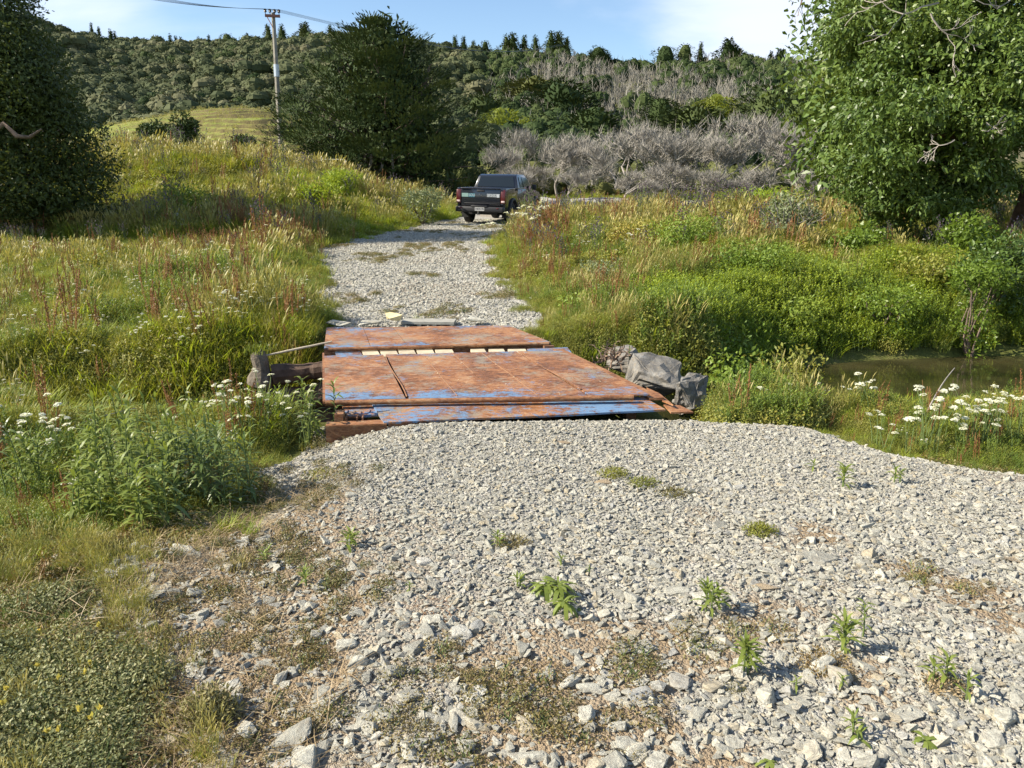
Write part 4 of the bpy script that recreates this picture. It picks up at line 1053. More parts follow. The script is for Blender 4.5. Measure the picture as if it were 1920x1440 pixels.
def limb(mb, p0, p1, r0, r1, bend=0.15, n=7, sides=7, mat=0, seed=0, sag=0.0):
    g = np.random.default_rng(seed); p0, p1 = np.array(p0, float), np.array(p1, float); t = np.linspace(0, 1, n)[:, None]
    L = np.linalg.norm(p1 - p0); o1, o2 = rdir(1, g)[0] * bend * L, rdir(1, g)[0] * bend * L * 0.5
    p = p0 + (p1 - p0) * t + o1 * np.sin(np.pi * t) + o2 * np.sin(2 * np.pi * t) + UP * sag * L * np.sin(np.pi * t)
    mb.tube(p, np.linspace(r0, r1, n), sides, mat); return p
def branching(mb, p, d, L, r, depth, g, split=(2, 4), shrink=0.72, wander=0.35, upw=0.15, sides=5, minr=0.004, mat=0):
    n = 4; pts = [p]; dd = d
    for k in range(n):
        dd = dd + g.normal(0, wander * 0.35, 3) + UP * upw * 0.3; dd /= np.linalg.norm(dd); pts.append(pts[-1] + dd * L / n)
    r1 = max(r * 0.66, minr)
    mb.tube(pts, np.linspace(r, r1, n + 1), sides if r > 0.02 else 3, mat, cap=False)
    if depth <= 0: return
    for q in range(int(g.integers(*split))):
        a = g.normal(0, 1, 3); a -= a.dot(dd) * dd; a /= np.linalg.norm(a)
        nd = dd + a * g.uniform(0.35, 0.95); nd /= np.linalg.norm(nd)
        s = pts[-1] if q < 2 else pts[int(g.integers(2, n))]
        branching(mb, s, nd, L * g.uniform(shrink - 0.14, shrink + 0.08), r1 * g.uniform(0.6, 0.95), depth - 1, g, split, shrink, wander, upw, sides, minr, mat)

# --- big broadleaf tree at the right
def g0(x, y): return float(land(x, y))
TX, TY = 10.9, 16.0
T = thing('broadleaf_tree', 'large spreading broadleaf tree with a thick brown trunk at the right edge', 'tree', (TX, TY, g0(TX, TY)))
mb = MB(); th = np.linspace(0, 1, 12)
for a in range(7):      # a fluted trunk of several fused stems
    an = a * 0.9; q = np.stack([0.30 * np.cos(an) * (1.35 - 0.8 * th) + 0.4 * th ** 2, 0.30 * np.sin(an) * (1.35 - 0.8 * th), th * 4.2 - 0.3], 1)
    mb.tube(q, 0.36 - 0.10 * th + 0.1 * np.exp(-th * 9), 9)
mb.obj('trunk', [m_redbark], T, True)
lob = []
for (px, py, D, rx, rz) in ((1700, 60, 15.5, 1.2, 1.3), (1760, 40, 15.2, 1.5, 1.3), (1880, 60, 14.8, 1.5, 1.3), (1705, 170, 15.0, 1.0, 0.9), (1790, 160, 14.3, 1.4, 1.0), (1905, 160, 14.0, 0.9, 0.6),
                            (1672, 262, 14.8, 0.95, 0.75), (1735, 250, 14.2, 1.2, 0.9), (1835, 262, 14.9, 0.55, 0.5), (1700, 345, 15.0, 0.95, 0.6), (1765, 335, 15.6, 0.95, 0.6), (1625, 318, 15.4, 0.5, 0.4),
                            (1790, -60, 16, 1.9, 1.6), (1900, -60, 15.5, 2.4, 1.8), (1640, 215, 15.2, 0.55, 0.4), (2040, 60, 15, 2.0, 2.0), (2080, 160, 14.8, 1.5, 0.8), (1720, 392, 15.4, 0.8, 0.4)):
    x, y, z = px_at(px, py, D); lob.append((x - TX, y - TY, z - g0(TX, TY), rx, rx * 1.1, rz))
back = [(x, y + 2.3, z + 0.3, rx * 1.1, ry * 1.1, rz * 1.1) for x, y, z, rx, ry, rz in lob[:12]]
sub_ = []
gb = np.random.default_rng(77)
for l in lob:            # boughs: many small bunches standing out from each lobe, with dark gaps between
    for d in rdir(int(15 * l[3] ** 1.6) + 5, gb):
        if d[1] > 0.55: continue
        r = gb.uniform(0.26, 0.50); sub_.append((l[0] + d[0] * l[3] * 0.92, l[1] + d[1] * l[4] * 0.92, l[2] + d[2] * l[5] * 0.92, r * 1.25, r * 1.1, r * 0.62))
mb = MB(); leaf_cloud(mb, sub_, 14500, 0.105, 0.046, 7, 0.12, 0.35, 0.45, 0, 2, 0.0)
leaf_cloud(mb, [(x, y + 0.3, z, a * 0.85, b * 0.85, c * 0.8) for x, y, z, a, b, c in lob], 3200, 0.15, 0.07, 5, 0.3, 0.5, 0.35)
leaf_cloud(mb, back + [(2.5, 2.5, 4, 3, 3, 2.2), (-1, 4.0, 3.5, 3.4, 2.5, 1.8), (2, 0.5, 7, 4, 3.5, 2.6)], 6000, 0.20, 0.10, 4, 0.35, 0.3, 0.35)
mb.obj('crown', [m_right], T)
mb = MB()
for i, l in enumerate(lob): limb(mb, (0.15, 0, 2.2 + 0.12 * i), (l[0], l[1], l[2]), 0.13, 0.03, 0.12, 8, 6, 0, 40 + i)
mb.obj('limbs', [m_redbark], T, True)
# bare pale branches hanging at the top and inside the crown
gg = np.random.default_rng(5)
for (px, py, D, dx, dz, L) in ((1850, -30, 13.4, -1, -0.15, 0.95), (1800, -40, 13.3, -1, -0.5, 0.8), (1760, 5, 13.2, -0.9, -0.25, 0.6), (1745, 25, 13.0, 0.25, -1, 0.42), (1900, -10, 13.2, -0.3, -1, 0.7), (1885, 215, 12.9, -0.5, -0.9, 0.26), (1790, 262, 12.8, -0.9, -0.5, 0.24)):
    x, y, z = px_at(px, py, D); d = np.array([dx, gg.normal(0, 0.15), dz]); d /= np.linalg.norm(d)
    mb = MB(); branching(mb, np.array([x - TX, y - TY, z - g0(TX, TY)]), d, L, 0.016 if py < 100 else 0.010, 3, gg, (2, 4), 0.72, 0.55, 0.1, 5, 0.006)
    mb.obj('dead_branch', [m_deadwood], T)
# --- overhanging twig from a tree behind the camera's right shoulder
x, y, z = px_at(1512, -34, 9.0)
tw = thing('hanging_branch', 'small leafy branch tip hanging into the sky left of the large tree', 'branch', (x, y, z))
mb = MB(); branching(mb, np.zeros(3), np.array([-0.3, 0, -0.9]), 0.24, 0.008, 2, gg, (2, 4), 0.7, 0.5, -0.1, 4, 0.003)
mb.tube([(0, 0, 0), (0.35, 0.1, 0.5), (1.3, 0.3, 1.2)], [0.009, 0.02, 0.035], 5); mb.obj('twig', [m_bark], tw)
mb = MB(); leaf_cloud(mb, [(-0.05, 0, -0.14, 0.16, 0.14, 0.12), (0.15, 0, 0.1, 0.2, 0.15, 0.15)], 40, 0.045, 0.02, 4, 0.05, 0.1); mb.obj('leaves', [m_left], tw)

# --- dark tree at the left whose shade crosses the road
LX, LY = -16.5, 20.8
T = thing('shade_tree', 'dark dense tree in its own shade filling the left edge', 'tree', (LX, LY, g0(LX, LY)))
mb = MB(); th = np.linspace(0, 1, 8)
mb.tube(np.stack([0.3 * np.sin(th * 2), 0 * th, th * 6 - 0.3], 1), 0.5 - 0.25 * th, 9); mb.obj('trunk', [m_bark], T, True)
lob = []
for (px, py, D, rx, rz) in ((-10, 60, 20, 1.1, 1.1), (40, 150, 20, 1.1, 1.1), (10, 170, 20, 1.5, 1.2), (120, 250, 20.5, 1.0, 0.8), (40, 290, 20.5, 1.5, 0.9), (165, 320, 21, 0.85, 0.65), (90, 350, 20.5, 1.3, 0.7), (-60, 100, 20.5, 2, 2),
                            (-60, 300, 20.5, 2, 1.6), (-10, -40, 20.5, 0.9, 1.0), (40, 100, 21, 0.8, 0.7), (85, 205, 20.5, 0.75, 0.6), (130, 385, 21, 1.0, 0.35), (30, 380, 20.5, 1.3, 0.5)):
    x, y, z = px_at(px, py, D); lob.append((x - LX, y - LY, z - g0(LX, LY), rx, rx * 1.1, rz))
mass = [(-2.4, 0, 8.4, 3.2, 2.4, 2.6), (-1.6, 0.3, 6.0, 3.2, 2.2, 2.4), (-2.5, 0, 4.6, 3.5, 2.4, 2.8), (-0.4, 0.8, 3.0, 3.4, 1.7, 1.7), (-3.0, 0.3, 11.2, 3.4, 2.6, 2.4)]
mb = MB(); leaf_cloud(mb, lob, 9500, 0.13, 0.05, 6, 0.28, 0.35, 0.2, 0, 2); leaf_cloud(mb, mass, 15000, 0.24, 0.11, 4, 0.4, 0.35, 0.2)
mb.obj('crown', [m_left], T)
mb = MB()
for i, l in enumerate(lob + mass): limb(mb, (0.1, 0, 1.0 + 0.2 * i), l[:3], 0.12, 0.03, 0.12, 8, 6, 0, 70 + i)
mb.obj('limbs', [m_bark], T, True)
x, y, z = px_at(8, 232, 19.0)
mb = MB(); mb.tube([(x - LX - 0.6, y - LY, z - g0(LX, LY) - 0.35), (x - LX, y - LY, z - g0(LX, LY)), (x - LX + 0.25, y - LY, z - g0(LX, LY) - 0.28), (x - LX + 0.55, y - LY, z - g0(LX, LY) - 0.3), (x - LX + 0.85, y - LY, z - g0(LX, LY) - 0.12)], [0.07, 0.06, 0.06, 0.045, 0.02], 6)
mb.obj('dead_branch', [m_bark], T, True)

# --- big totara-like conifer in the middle
CXX, CYY = -6.7, 43.0; cz = g0(CXX, CYY)
T = thing('conifer_tree', 'big dark olive conifer with ragged upswept sprays behind the truck', 'tree', (CXX, CYY, cz))
mb = MB(); th = np.linspace(0, 1, 10)
for dx, tx in ((-0.5, -1.6), (0.1, 0.3), (0.6, 1.9)):
    mb.tube(np.stack([dx + tx * th ** 1.5, 0 * th, th * 7.0 - 0.3], 1), 0.42 * (1 - 0.85 * th), 8)
mb.obj('trunk', [m_bark], T, True)
# outline of the crown read from the photograph: left and right edge at each height
rows = [(36, 688, 700), (48, 640, 752), (62, 632, 772), (80, 618, 792), (100, 604, 806), (125, 590, 818), (150, 574, 836), (180, 545, 868), (210, 528, 893), (240, 516, 905), (270, 518, 915), (300, 550, 925), (330, 590, 920), (352, 640, 905), (372, 700, 890)]
sp_c, sp_d = [], []
for i in range(len(rows) - 1):
    (y0, l0, r0), (y1, l1, r1) = rows[i], rows[i + 1]
    n = int((y1 - y0) * (r0 + r1 - l0 - l1) / 2 * 0.05)
    for _ in range(n):
        t = rng.random(); a = l0 + (l1 - l0) * t; b = r0 + (r1 - r0) * t
        cx_, hw = (a + b) / 2, (b - a) / 2
        ang = rng.uniform(0, 6.28); q = 1 - 0.42 * rng.random() ** 1.8
        wob = 1 + 0.13 * math.sin(ang * 3 + i * 1.7) + 0.10 * math.sin(ang * 5 - i * 2.3)
        x_, _, z_ = px_at(cx_, y0 + (y1 - y0) * t, CYY); hw_ = max(0.2, hw / FOC * CYY - 0.45)
        sp_c.append((x_ + math.cos(ang) * hw_ * q * wob, CYY + math.sin(ang) * hw_ * q * 0.85 * wob, z_)); sp_d.append((math.cos(ang), math.sin(ang), 0.35))
sp_c, sp_d = np.array(sp_c), np.array(sp_d)
loc = np.array([CXX, CYY, cz])
# boughs: flat upswept pads of foliage, each a bunch of short needle sprays
nb = 430; bi = rng.choice(len(sp_c), nb, replace=False); bc_, bd_ = sp_c[bi] - loc, sp_d[bi]
br_ = rng.uniform(0.5, 1.2, nb) * np.interp(bc_[:, 2], [0, 6, 9, 10.5], [1.15, 1.0, 0.75, 0.5])
k = 95; c0 = np.repeat(bc_, k, 0); d = np.repeat(bd_, k, 0); rr_ = np.repeat(br_, k)[:, None]; m = len(c0)
o_ = rdir(m) * rng.random((m, 1)) ** 0.45; o_[:, 2] *= 0.26; o_[:, 2] += 0.30 * (o_[:, :2] * d[:, :2]).sum(1)
dirs = o_ * [0.9, 0.9, 1.6] + d * 0.35 + UP * 0.55 + rdir(m) * 0.35; dirs /= np.linalg.norm(dirs, axis=1)[:, None]
mb = MB(); ribbons(mb, c0 + o_ * rr_, dirs, d * 0.3 - UP * 0.15, rng.uniform(0.13, 0.30, m), 0.075 * rng.uniform(0.7, 1.3, m), 2, 0.5, 0, 'leaf')
leaf_cloud(mb, [(0.2, 0, 2.6, 3.6, 3.2, 1.9), (-0.2, 0, 5.2, 2.7, 2.5, 1.9), (0.3, 0, 7.4, 1.3, 1.2, 1.5)], 2200, 0.42, 0.17, 4, 0.4, 0.2, 0.2)
mb.obj('crown', [m_totara], T)
mb = MB(); core = bc_[::4]
for i, p in enumerate(core): limb(mb, (p[0] * 0.12, p[1] * 0.12, max(0.6, p[2] * 0.72 - 0.4)), p * [0.93, 0.93, 1], 0.07, 0.012, 0.08, 5, 4, 0, i)
mb.obj('limbs', [m_bark], T)
for i, p in enumerate(((-0.5, -2.6, 2.3), (0.25, -2.7, 2.6), (0.9, -2.5, 2.4))):
    mb = MB(); limb(mb, p, (p[0] * 0.9 - 0.2, p[1] + 0.5, p[2] - 1.3), 0.09, 0.06, 0.1, 6, 6, 0, 90 + i); mb.obj('bare_limb', [m_deadwood], T)

# --- shrubs
def shrub(name, px, py, D, rx, rz, mat, label, cat='bush', leaf=(0.09, 0.04), n=700, stemmat=None, group=None, base=None, lobes=None, per=5):
    x, y, z = px_at(px, py, D); zb = g0(x, y) if base is None else base
    o = thing(name, label, cat, (x, y, zb), 0, group); zc = z - zb
    lb = [(0, 0, zc, rx, rx, rz), (0, 0, zc * 0.35, rx * 0.8, rx * 0.8, max(zc * 0.45, 0.1))] + [(rx * 0.6 * math.cos(a), rx * 0.6 * math.sin(a), zc + rz * rng.uniform(-0.35, 0.35), rx * 0.6, rx * 0.6, rz * 0.65) for a in rng.uniform(0, 6.28, 5)]
    mb = MB(); leaf_cloud(mb, lb, n, leaf[0], leaf[1], per, max(0.08, rx * 0.16), 0.4, 0.2, 0, 2, 0.3, clip=lambda c: c[:, 2] > -0.1); mb.obj('foliage', [mat], o)
    mb = MB()
    for i, l in enumerate(lb): limb(mb, (0, 0, -0.05), l[:3], 0.04 * rx, 0.012 * rx, 0.12, 5, 5, 0, int(abs(x) * 10) + i)
    mb.obj('stems', [stemmat or m_bark], o)
    return o
shrub('leafy_shrub', 1815, 440, 13.2, 0.42, 0.38, m_shrub, 'bright green leafy shrub below the large tree, left of its trunk', n=520)
shrub('leafy_shrub', 1880, 500, 11.5, 0.62, 0.50, m_right, 'dense dark green shrub at the right edge below the trunk', n=900, leaf=(0.08, 0.035))
shrub('leafy_shrub', 1840, 520, 10.8, 0.38, 0.26, m_shrub, 'low leafy shrub under the dense one near the right edge', n=420, leaf=(0.07, 0.03))
shrub('leafy_shrub', 1620, 455, 13.8, 0.55, 0.30, m_shrub, 'spreading green bush in front of the shaded tree foot', n=600)
m_grey = leaf_mat('grey_green_leaves', [(0.10, 0.13, 0.06), (0.18, 0.21, 0.10), (0.25, 0.27, 0.15)], 1, 0.2)
o = shrub('pale_shrub', 1480, 410, 14.5, 0.50, 0.48, m_grey, 'straggly grey-green shrub with bare pale stems on the right bank', n=360, stemmat=m_deadwood)
mb = MB(); gq = np.random.default_rng(3)
for i in range(9): branching(mb, np.array([0, 0, 0.1]), np.array([gq.normal(0, 0.35), gq.normal(0, 0.3), 1.0]), 0.42, 0.014, 2, gq, (2, 4), 0.7, 0.3, 0.2, 4, 0.004)
mb.obj('bare_stems', [m_deadwood], o)
shrub('bank_shrub', 1290, 440, 14.5, 0.75, 0.42, m_weed, 'broad green weed bush on the slope right of the truck', n=800, leaf=(0.07, 0.028))
shrub('bank_shrub', 1400, 490, 12.4, 0.75, 0.40, m_weed, 'dark green leafy bush halfway up the right bank', n=800, leaf=(0.07, 0.028))
shrub('bank_shrub', 1470, 585, 10.9, 0.5, 0.22, m_weed, 'low dark herb bush just above the bright bank grass', n=420, leaf=(0.06, 0.025))
shrub('bank_shrub', 1130, 520, 12.0, 0.38, 0.32, m_grey, 'tall pale green weed bush by the road behind the bridge', n=300, leaf=(0.06, 0.018))
EX = [(1230, 500, 12.6, 0.55, 0.30, m_weed, 'bank_shrub', 'leafy green hump on the bank in line with the right edge of the bridge'),
 (1340, 540, 11.8, 0.6, 0.26, m_fern, 'bank_shrub', 'brownish low bush halfway between the bridge and the large green tree'),
 (1550, 520, 12.2, 0.75, 0.34, m_weed, 'bank_shrub', 'wide dark herb bush above the middle of the bright bank grass'),
 (1660, 560, 11.0, 0.55, 0.24, m_shrub, 'bank_shrub', 'light green low bush at the top of the bright bank grass'),
 (1730, 500, 12.4, 0.65, 0.30, m_fern, 'bank_shrub', 'olive bush left of the dense dark shrub by the right edge'),
 (1190, 440, 15.5, 0.6, 0.32, m_fern, 'bank_shrub', 'olive bush on the crest right of the truck'),
 (1090, 590, 9.9, 0.30, 0.34, m_weed, 'bank_shrub', 'dark weed bush right behind the far right corner of the bridge'),
 (1380, 660, 8.9, 0.5, 0.34, m_weed, 'bank_shrub', 'tall herb bush standing behind the two boulders'),
 (1480, 700, 7.9, 0.40, 0.30, m_fern, 'bank_shrub', 'reddish-green herb bush where the stream comes into view'),
 (1400, 720, 6.9, 0.34, 0.28, m_weed, 'bank_shrub', 'herb bush between the small boulder and the water'),
 (120, 560, 11.0, 0.55, 0.26, m_weed, 'meadow_bush', 'dark leafy hollow bush in the left meadow'),
 (60, 640, 9.0, 0.5, 0.24, m_weed, 'meadow_bush', 'dark herb bush near the left edge below the hollow'),
 (330, 590, 10.2, 0.45, 0.20, m_fern, 'meadow_bush', 'olive herb bush in the middle of the left meadow'),
 (480, 600, 9.6, 0.45, 0.26, m_weed, 'meadow_bush', 'tall dark weeds left of the far bridge plate'),
 (560, 640, 8.6, 0.35, 0.24, m_weed, 'meadow_bush', 'broad-leaved dark weeds right above the stump'),
 (200, 500, 13.5, 0.7, 0.24, m_fern, 'meadow_bush', 'low olive bush at the back of the left meadow'),
 (350, 380, 24.0, 1.0, 0.5, m_weed, 'meadow_bush', 'dark bush in the tree shade on the left bank'),
 (600, 360, 27.0, 0.8, 0.35, m_lush, 'meadow_bush', 'bright green tussock patch on the bank left of the road'),
 (790, 372, 28.5, 0.7, 0.45, m_grey, 'meadow_bush', 'pale herb bush on the end of the bank left of the truck')]
for px, py, D, rx, rz, mt, nm, lab in EX: shrub(nm, px, py, D, rx, rz, mt, lab, n=int(520 * max(rx, 0.4)), leaf=(0.065, 0.026) if D < 20 else (0.12, 0.045), base=float(land(px_at(px, py, D)[0], D)))
shrub('dark_bush', 305, 255, 62, 1.5, 1.0, m_totara, 'dark low bush at the foot of the yellow paddock hill, left one', n=520, leaf=(0.4, 0.14))
shrub('dark_bush', 345, 248, 60, 1.0, 1.3, m_totara, 'taller dark rounded bush at the foot of the paddock hill, right one', n=520, leaf=(0.4, 0.14))
shrub('dark_bush', 458, 268, 58, 0.75, 0.5, m_totara, 'small dark bush left of the power pole', n=220, leaf=(0.35, 0.13))
shrub('grass_tussock', 640, 335, 30, 0.7, 0.32, m_lush, 'bright green grass mound on the bank under the gate', 'plant', n=500, leaf=(0.22, 0.03))
shrub('lime_bush', 1440, 372, 30, 1.6, 0.32, m_lush, 'lime green bush mound at the edge of the dead trees', 'bush', n=600, leaf=(0.16, 0.05))

# --- dead trees on the flat
dead = []
for k in range(8):
    g = np.random.default_rng(500 + k); mb = MB(); tb = MB()
    for s in range(2 if k % 2 else 1):
        branching(mb, np.array([0.25 * s, 0.1 * s, -0.1]), np.array([g.normal(0, 0.15) + 0.3 * s, g.normal(0, 0.15), 1]), 1.15 + 0.1 * (k % 4), 0.10, 2, g, (2, 4), 0.85, 0.35 + 0.05 * (k % 3), 0.05 + 0.05 * (k % 4), 6, 0.025)
    g = np.random.default_rng(500 + k)
    for s in range(2 if k % 2 else 1):
        branching(tb, np.array([0.25 * s, 0.1 * s, -0.1]), np.array([g.normal(0, 0.15) + 0.3 * s, g.normal(0, 0.15), 1]), 1.15 + 0.1 * (k % 4), 0.05, 5, g, (2, 5), 0.80, 0.35 + 0.05 * (k % 3), 0.10 + 0.06 * (k % 4), 4, 0.021)
    # fine twigs in a broad dome
    v = np.concatenate(tb.v); top = v[v[:, 2] > 1.4]; q = top[rng.integers(0, len(top), 1500)]
    dd = rdir(1500) + UP * 0.9 + (q - [0, 0, 1.4]) * 0.3; dd /= np.linalg.norm(dd, axis=1)[:, None]
    ribbons(tb, q, dd, rdir(1500), rng.uniform(0.35, 0.9, 1500), 0.026, 2, 0.25)
    dead.append((mb.mesh(f'dead_trunk_{k}', [m_deadwood]), tb.mesh(f'dead_twigs_{k}', [m_twig])))
spots = [(945, 62, 1.0), (985, 66, 0.95), (1045, 58, 1.0), (1098, 70, 1.15), (1150, 56, 1.12), (1195, 64, 1.25), (1240, 58, 1.1), (1292, 66, 1.15), (1345, 57, 1.12), (1392, 64, 1.15), (1455, 58, 1.05), (1505, 62, 1.1), (1118, 80, 1.2), (1210, 84, 1.35), (1330, 82, 1.3), (1560, 60, 1.0), (1620, 64, 1.0)]
dl = ['leftmost bare grey tree, just beyond the big conifer', 'second bare grey tree from the left, above the truck roof', 'bare grey tree right above the truck', 'tall bare tree with upswept twigs, right of the truck', 'forked bare tree with a pale trunk, third right of the truck', 'tallest bare grey tree in the middle of the row',
      'leaning bare tree with pale forked stems right of the tallest', 'round-topped bare tree before the dark gap', 'wide bare tree at the right of the dark gap', 'rounded bare tree behind the lime green mound', 'bare fan-shaped tree standing over the lime green mound', 'last bare tree beside the large green tree',
      'bare tree top showing behind the first ones', 'bare tree set back behind the tallest one', 'bare tree set back before the forest foot', 'bare tree behind the low edge of the large green tree', 'bare tree half hidden by the shaded tree foot']
for i, (px, D, s) in enumerate(spots):
    x = px_at(px, 330, D)[0]; z = g0(x, D); s *= 1.12
    o = thing('dead_tree', dl[i], 'tree', (x, D, z), rng.uniform(0, 6.28), 'bare grey trees on the flat'); o.scale = (s * rng.uniform(0.9, 1.35), s * rng.uniform(0.9, 1.3), s * rng.uniform(0.78, 1.05))
    link('trunk', dead[(i * 3) % 8][0], o); link('branches', dead[(i * 3) % 8][1], o)
bw = [(968, 50), (1012, 60), (1070, 52), (1130, 61), (1170, 50), (1222, 53), (1268, 51), (1318, 52), (1372, 51), (1420, 53), (1480, 51), (1530, 55)]
for i, (px, D) in enumerate(bw):
    x = px_at(px, 345, D)[0]; s = rng.uniform(0.36, 0.62)
    o = thing('dead_bush', 'low bare grey bush at the foot of the bare trees', 'bush', (x, D, g0(x, D) - 0.2), rng.uniform(0, 6.28), 'low bare bushes under the bare trees'); o.scale = (s * 1.6, s * 1.5, s)
    link('stems', dead[i % 8][0], o); link('twigs', dead[i % 8][1], o)
# undergrowth beneath them
n = 900; x = rng.uniform(-4, 34, n); y = rng.uniform(50, 82, n); k = (sdf(CROSS, x, y) > 1) & (x > -2 + (y - 50) * 0.05); x, y = x[k], y[k]; n = len(x)
# ------------------------------------------------------------------ hills and forest
def ridge(px_, D): 
    """height of the bare ground under the ridge of the forest, by bearing"""
    return None
RX = [-300, 60, 120, 220, 300, 360, 430, 480, 540, 600, 640, 800, 860, 900, 960, 1010, 1060, 1100, 1160, 1250, 1330, 1380, 1420, 1480, 1560, 1700, 2300]
RY = [-40, 30, 58, 82, 84, 92, 86, 80, 78, 74, 76, 96, 104, 108, 104, 106, 108, 116, 124, 128, 118, 114, 118, 122, 124, 120, 110]
def hill_z(x, y):
    x = np.asarray(x, float); y = np.asarray(y, float)
    px = 960 + x / np.maximum(y, 1) * FOC * 1.06
    top = np.interp(px, RX, RY)
    Dr = np.interp(px, [0, 500, 800, 1000, 2000], [270, 270, 250, 225, 225])   # distance of the ridge
    D0 = np.interp(px, [0, 450, 700, 900, 1000, 1500, 2000], [112, 118, 112, 96, 90, 90, 88])  # foot
    H = EYE + slope_at(top) * Dr - np.interp(px, [700, 950], [5.0, 3.4])
    t = (y - D0) / (Dr - D0)
    u = np.clip(t, 0, 1); prof = np.where(t < 1, u ** 1.12 * 0.88 + 0.12 * (u * u * (3 - 2 * u)), np.maximum(1 - 0.5 * (t - 1), 0.3))
    gul = (fbm(x * 0.022, y * 0.012, 401) - 0.5) * 11 * np.sin(np.pi * np.clip(t, 0, 1)) + (fbm(x * 0.06, y * 0.05, 402) - 0.5) * 4 * np.sin(np.pi * np.clip(t, 0, 1))
    return np.where(t > -0.15, 1.4 + (H - 1.4) * prof * (t > 0) + gul, 0.4)
m_under, nt = new_mat('forest_floor')
g = N(nt, 'ShaderNodeNewGeometry'); n1 = noise(nt, g.outputs['Position'], 0.05, 6, 0.65); n2 = noise(nt, g.outputs['Position'], 0.9, 4, 0.7)
sx = N(nt, 'ShaderNodeSeparateXYZ'); nt.links.new(g.outputs['Position'], sx.inputs[0])
dryf = mathn(nt, 'MULTIPLY_ADD', sx.outputs[0], 0.025, mathn(nt, 'MULTIPLY_ADD', n1, 1.6, -0.7), clamp=True)
c = mixc(nt, dryf, (0.035, 0.042, 0.020), (0.15, 0.135, 0.085))
c = mixc(nt, mathn(nt, 'MULTIPLY', n2, 0.6), c, (0.03, 0.04, 0.015))
finish(nt, c, 1.0, n2, 0.6, 0.8, 0.05)
hx = np.arange(-330, 331, 4.0); hy = np.arange(84, 330, 4.0)
def hz(x, y): return np.where(hill_z(x, y) > 1.0, hill_z(x, y), -3)
tag(sheet('forest_hill', hx, hy, hz, [m_under]), 'steep wooded hillside behind the valley', kind='structure')

# grassy hill with sheep terraces, left
m_pad, nt = new_mat('terraced_pasture')
g = N(nt, 'ShaderNodeNewGeometry'); n1 = noise(nt, g.outputs['Position'], 0.12, 5, 0.6); n2 = noise(nt, g.outputs['Position'], 2.5, 5, 0.75)
at = N(nt, 'ShaderNodeAttribute', attribute_name='riser')
c = ramp(nt, mathn(nt, 'ADD', mathn(nt, 'MULTIPLY', n1, 0.6), mathn(nt, 'MULTIPLY', n2, 0.4)), [(0.35, (0.10, 0.15, 0.03)), (0.5, (0.19, 0.22, 0.05)), (0.65, (0.29, 0.27, 0.085))])
c = mixc(nt, mathn(nt, 'MULTIPLY', at.outputs['Fac'], 0.9), c, (0.12, 0.095, 0.045))
finish(nt, c, 0.95, n2, 0.15, 0.8, 0.1)
def pad_raw(x, y):
    px = 960 + x / y * FOC * 1.04
    top = np.interp(px, [120, 205, 260, 330, 400, 440, 490, 520, 560, 640, 700], [262, 240, 232, 222, 212, 210, 212, 218, 232, 262, 300])
    H = EYE + slope_at(top) * 100
    t = np.clip((y - 66) / 34, 0, 1)
    return 0.6 + (H - 0.6) * np.sin(t * np.pi / 2) ** 0.9 - ss(100, 125, y) * 14, t
def terr(x, y):
    z, t = pad_raw(x, y)
    ph = z / 0.62 + (fbm(x * 0.09, y * 0.09, 61) - 0.5) * 2.4
    fr = ph - np.floor(ph)
    amp = ss(-46, -36, x) * 0.8 + 0.25
    return z, fr, amp
def pad_z(x, y):
    z, fr, amp = terr(x, y)
    return z + (ss(0.0, 0.35, fr) - fr) * 0.62 * amp * 0.8 + (fbm(x * 1.2, y * 1.2, 5) - 0.5) * 0.15
tag(sheet('grassy_hill', np.arange(-72, -16, 0.35), np.arange(62, 126, 0.3), pad_z, [m_pad], attr={'riser': lambda x, y: (lambda z, fr, amp: ss(0.36, 0.28, fr) * ss(0, 0.05, fr) * amp)(*terr(x, y))}),
    'yellow-green pasture hill ribbed with sheep terraces', kind='structure')
n = 5000; x = rng.uniform(-60, -20, n); y = 66 + 40 * rng.random(n) ** 1.0; tz, tf, ta = terr(x, y); kk = (tf > 0.42) | (rng.random(n) < 0.2); x, y = x[kk], y[kk]; n = len(x)
scatter('pasture_grass', 'seedfar', np.stack([x, y, pad_z(x, y) - 0.05], 1), zrot(n), rng.uniform(0.3, 0.7, n), 'short dry pasture grass on the terraces', 'grass')

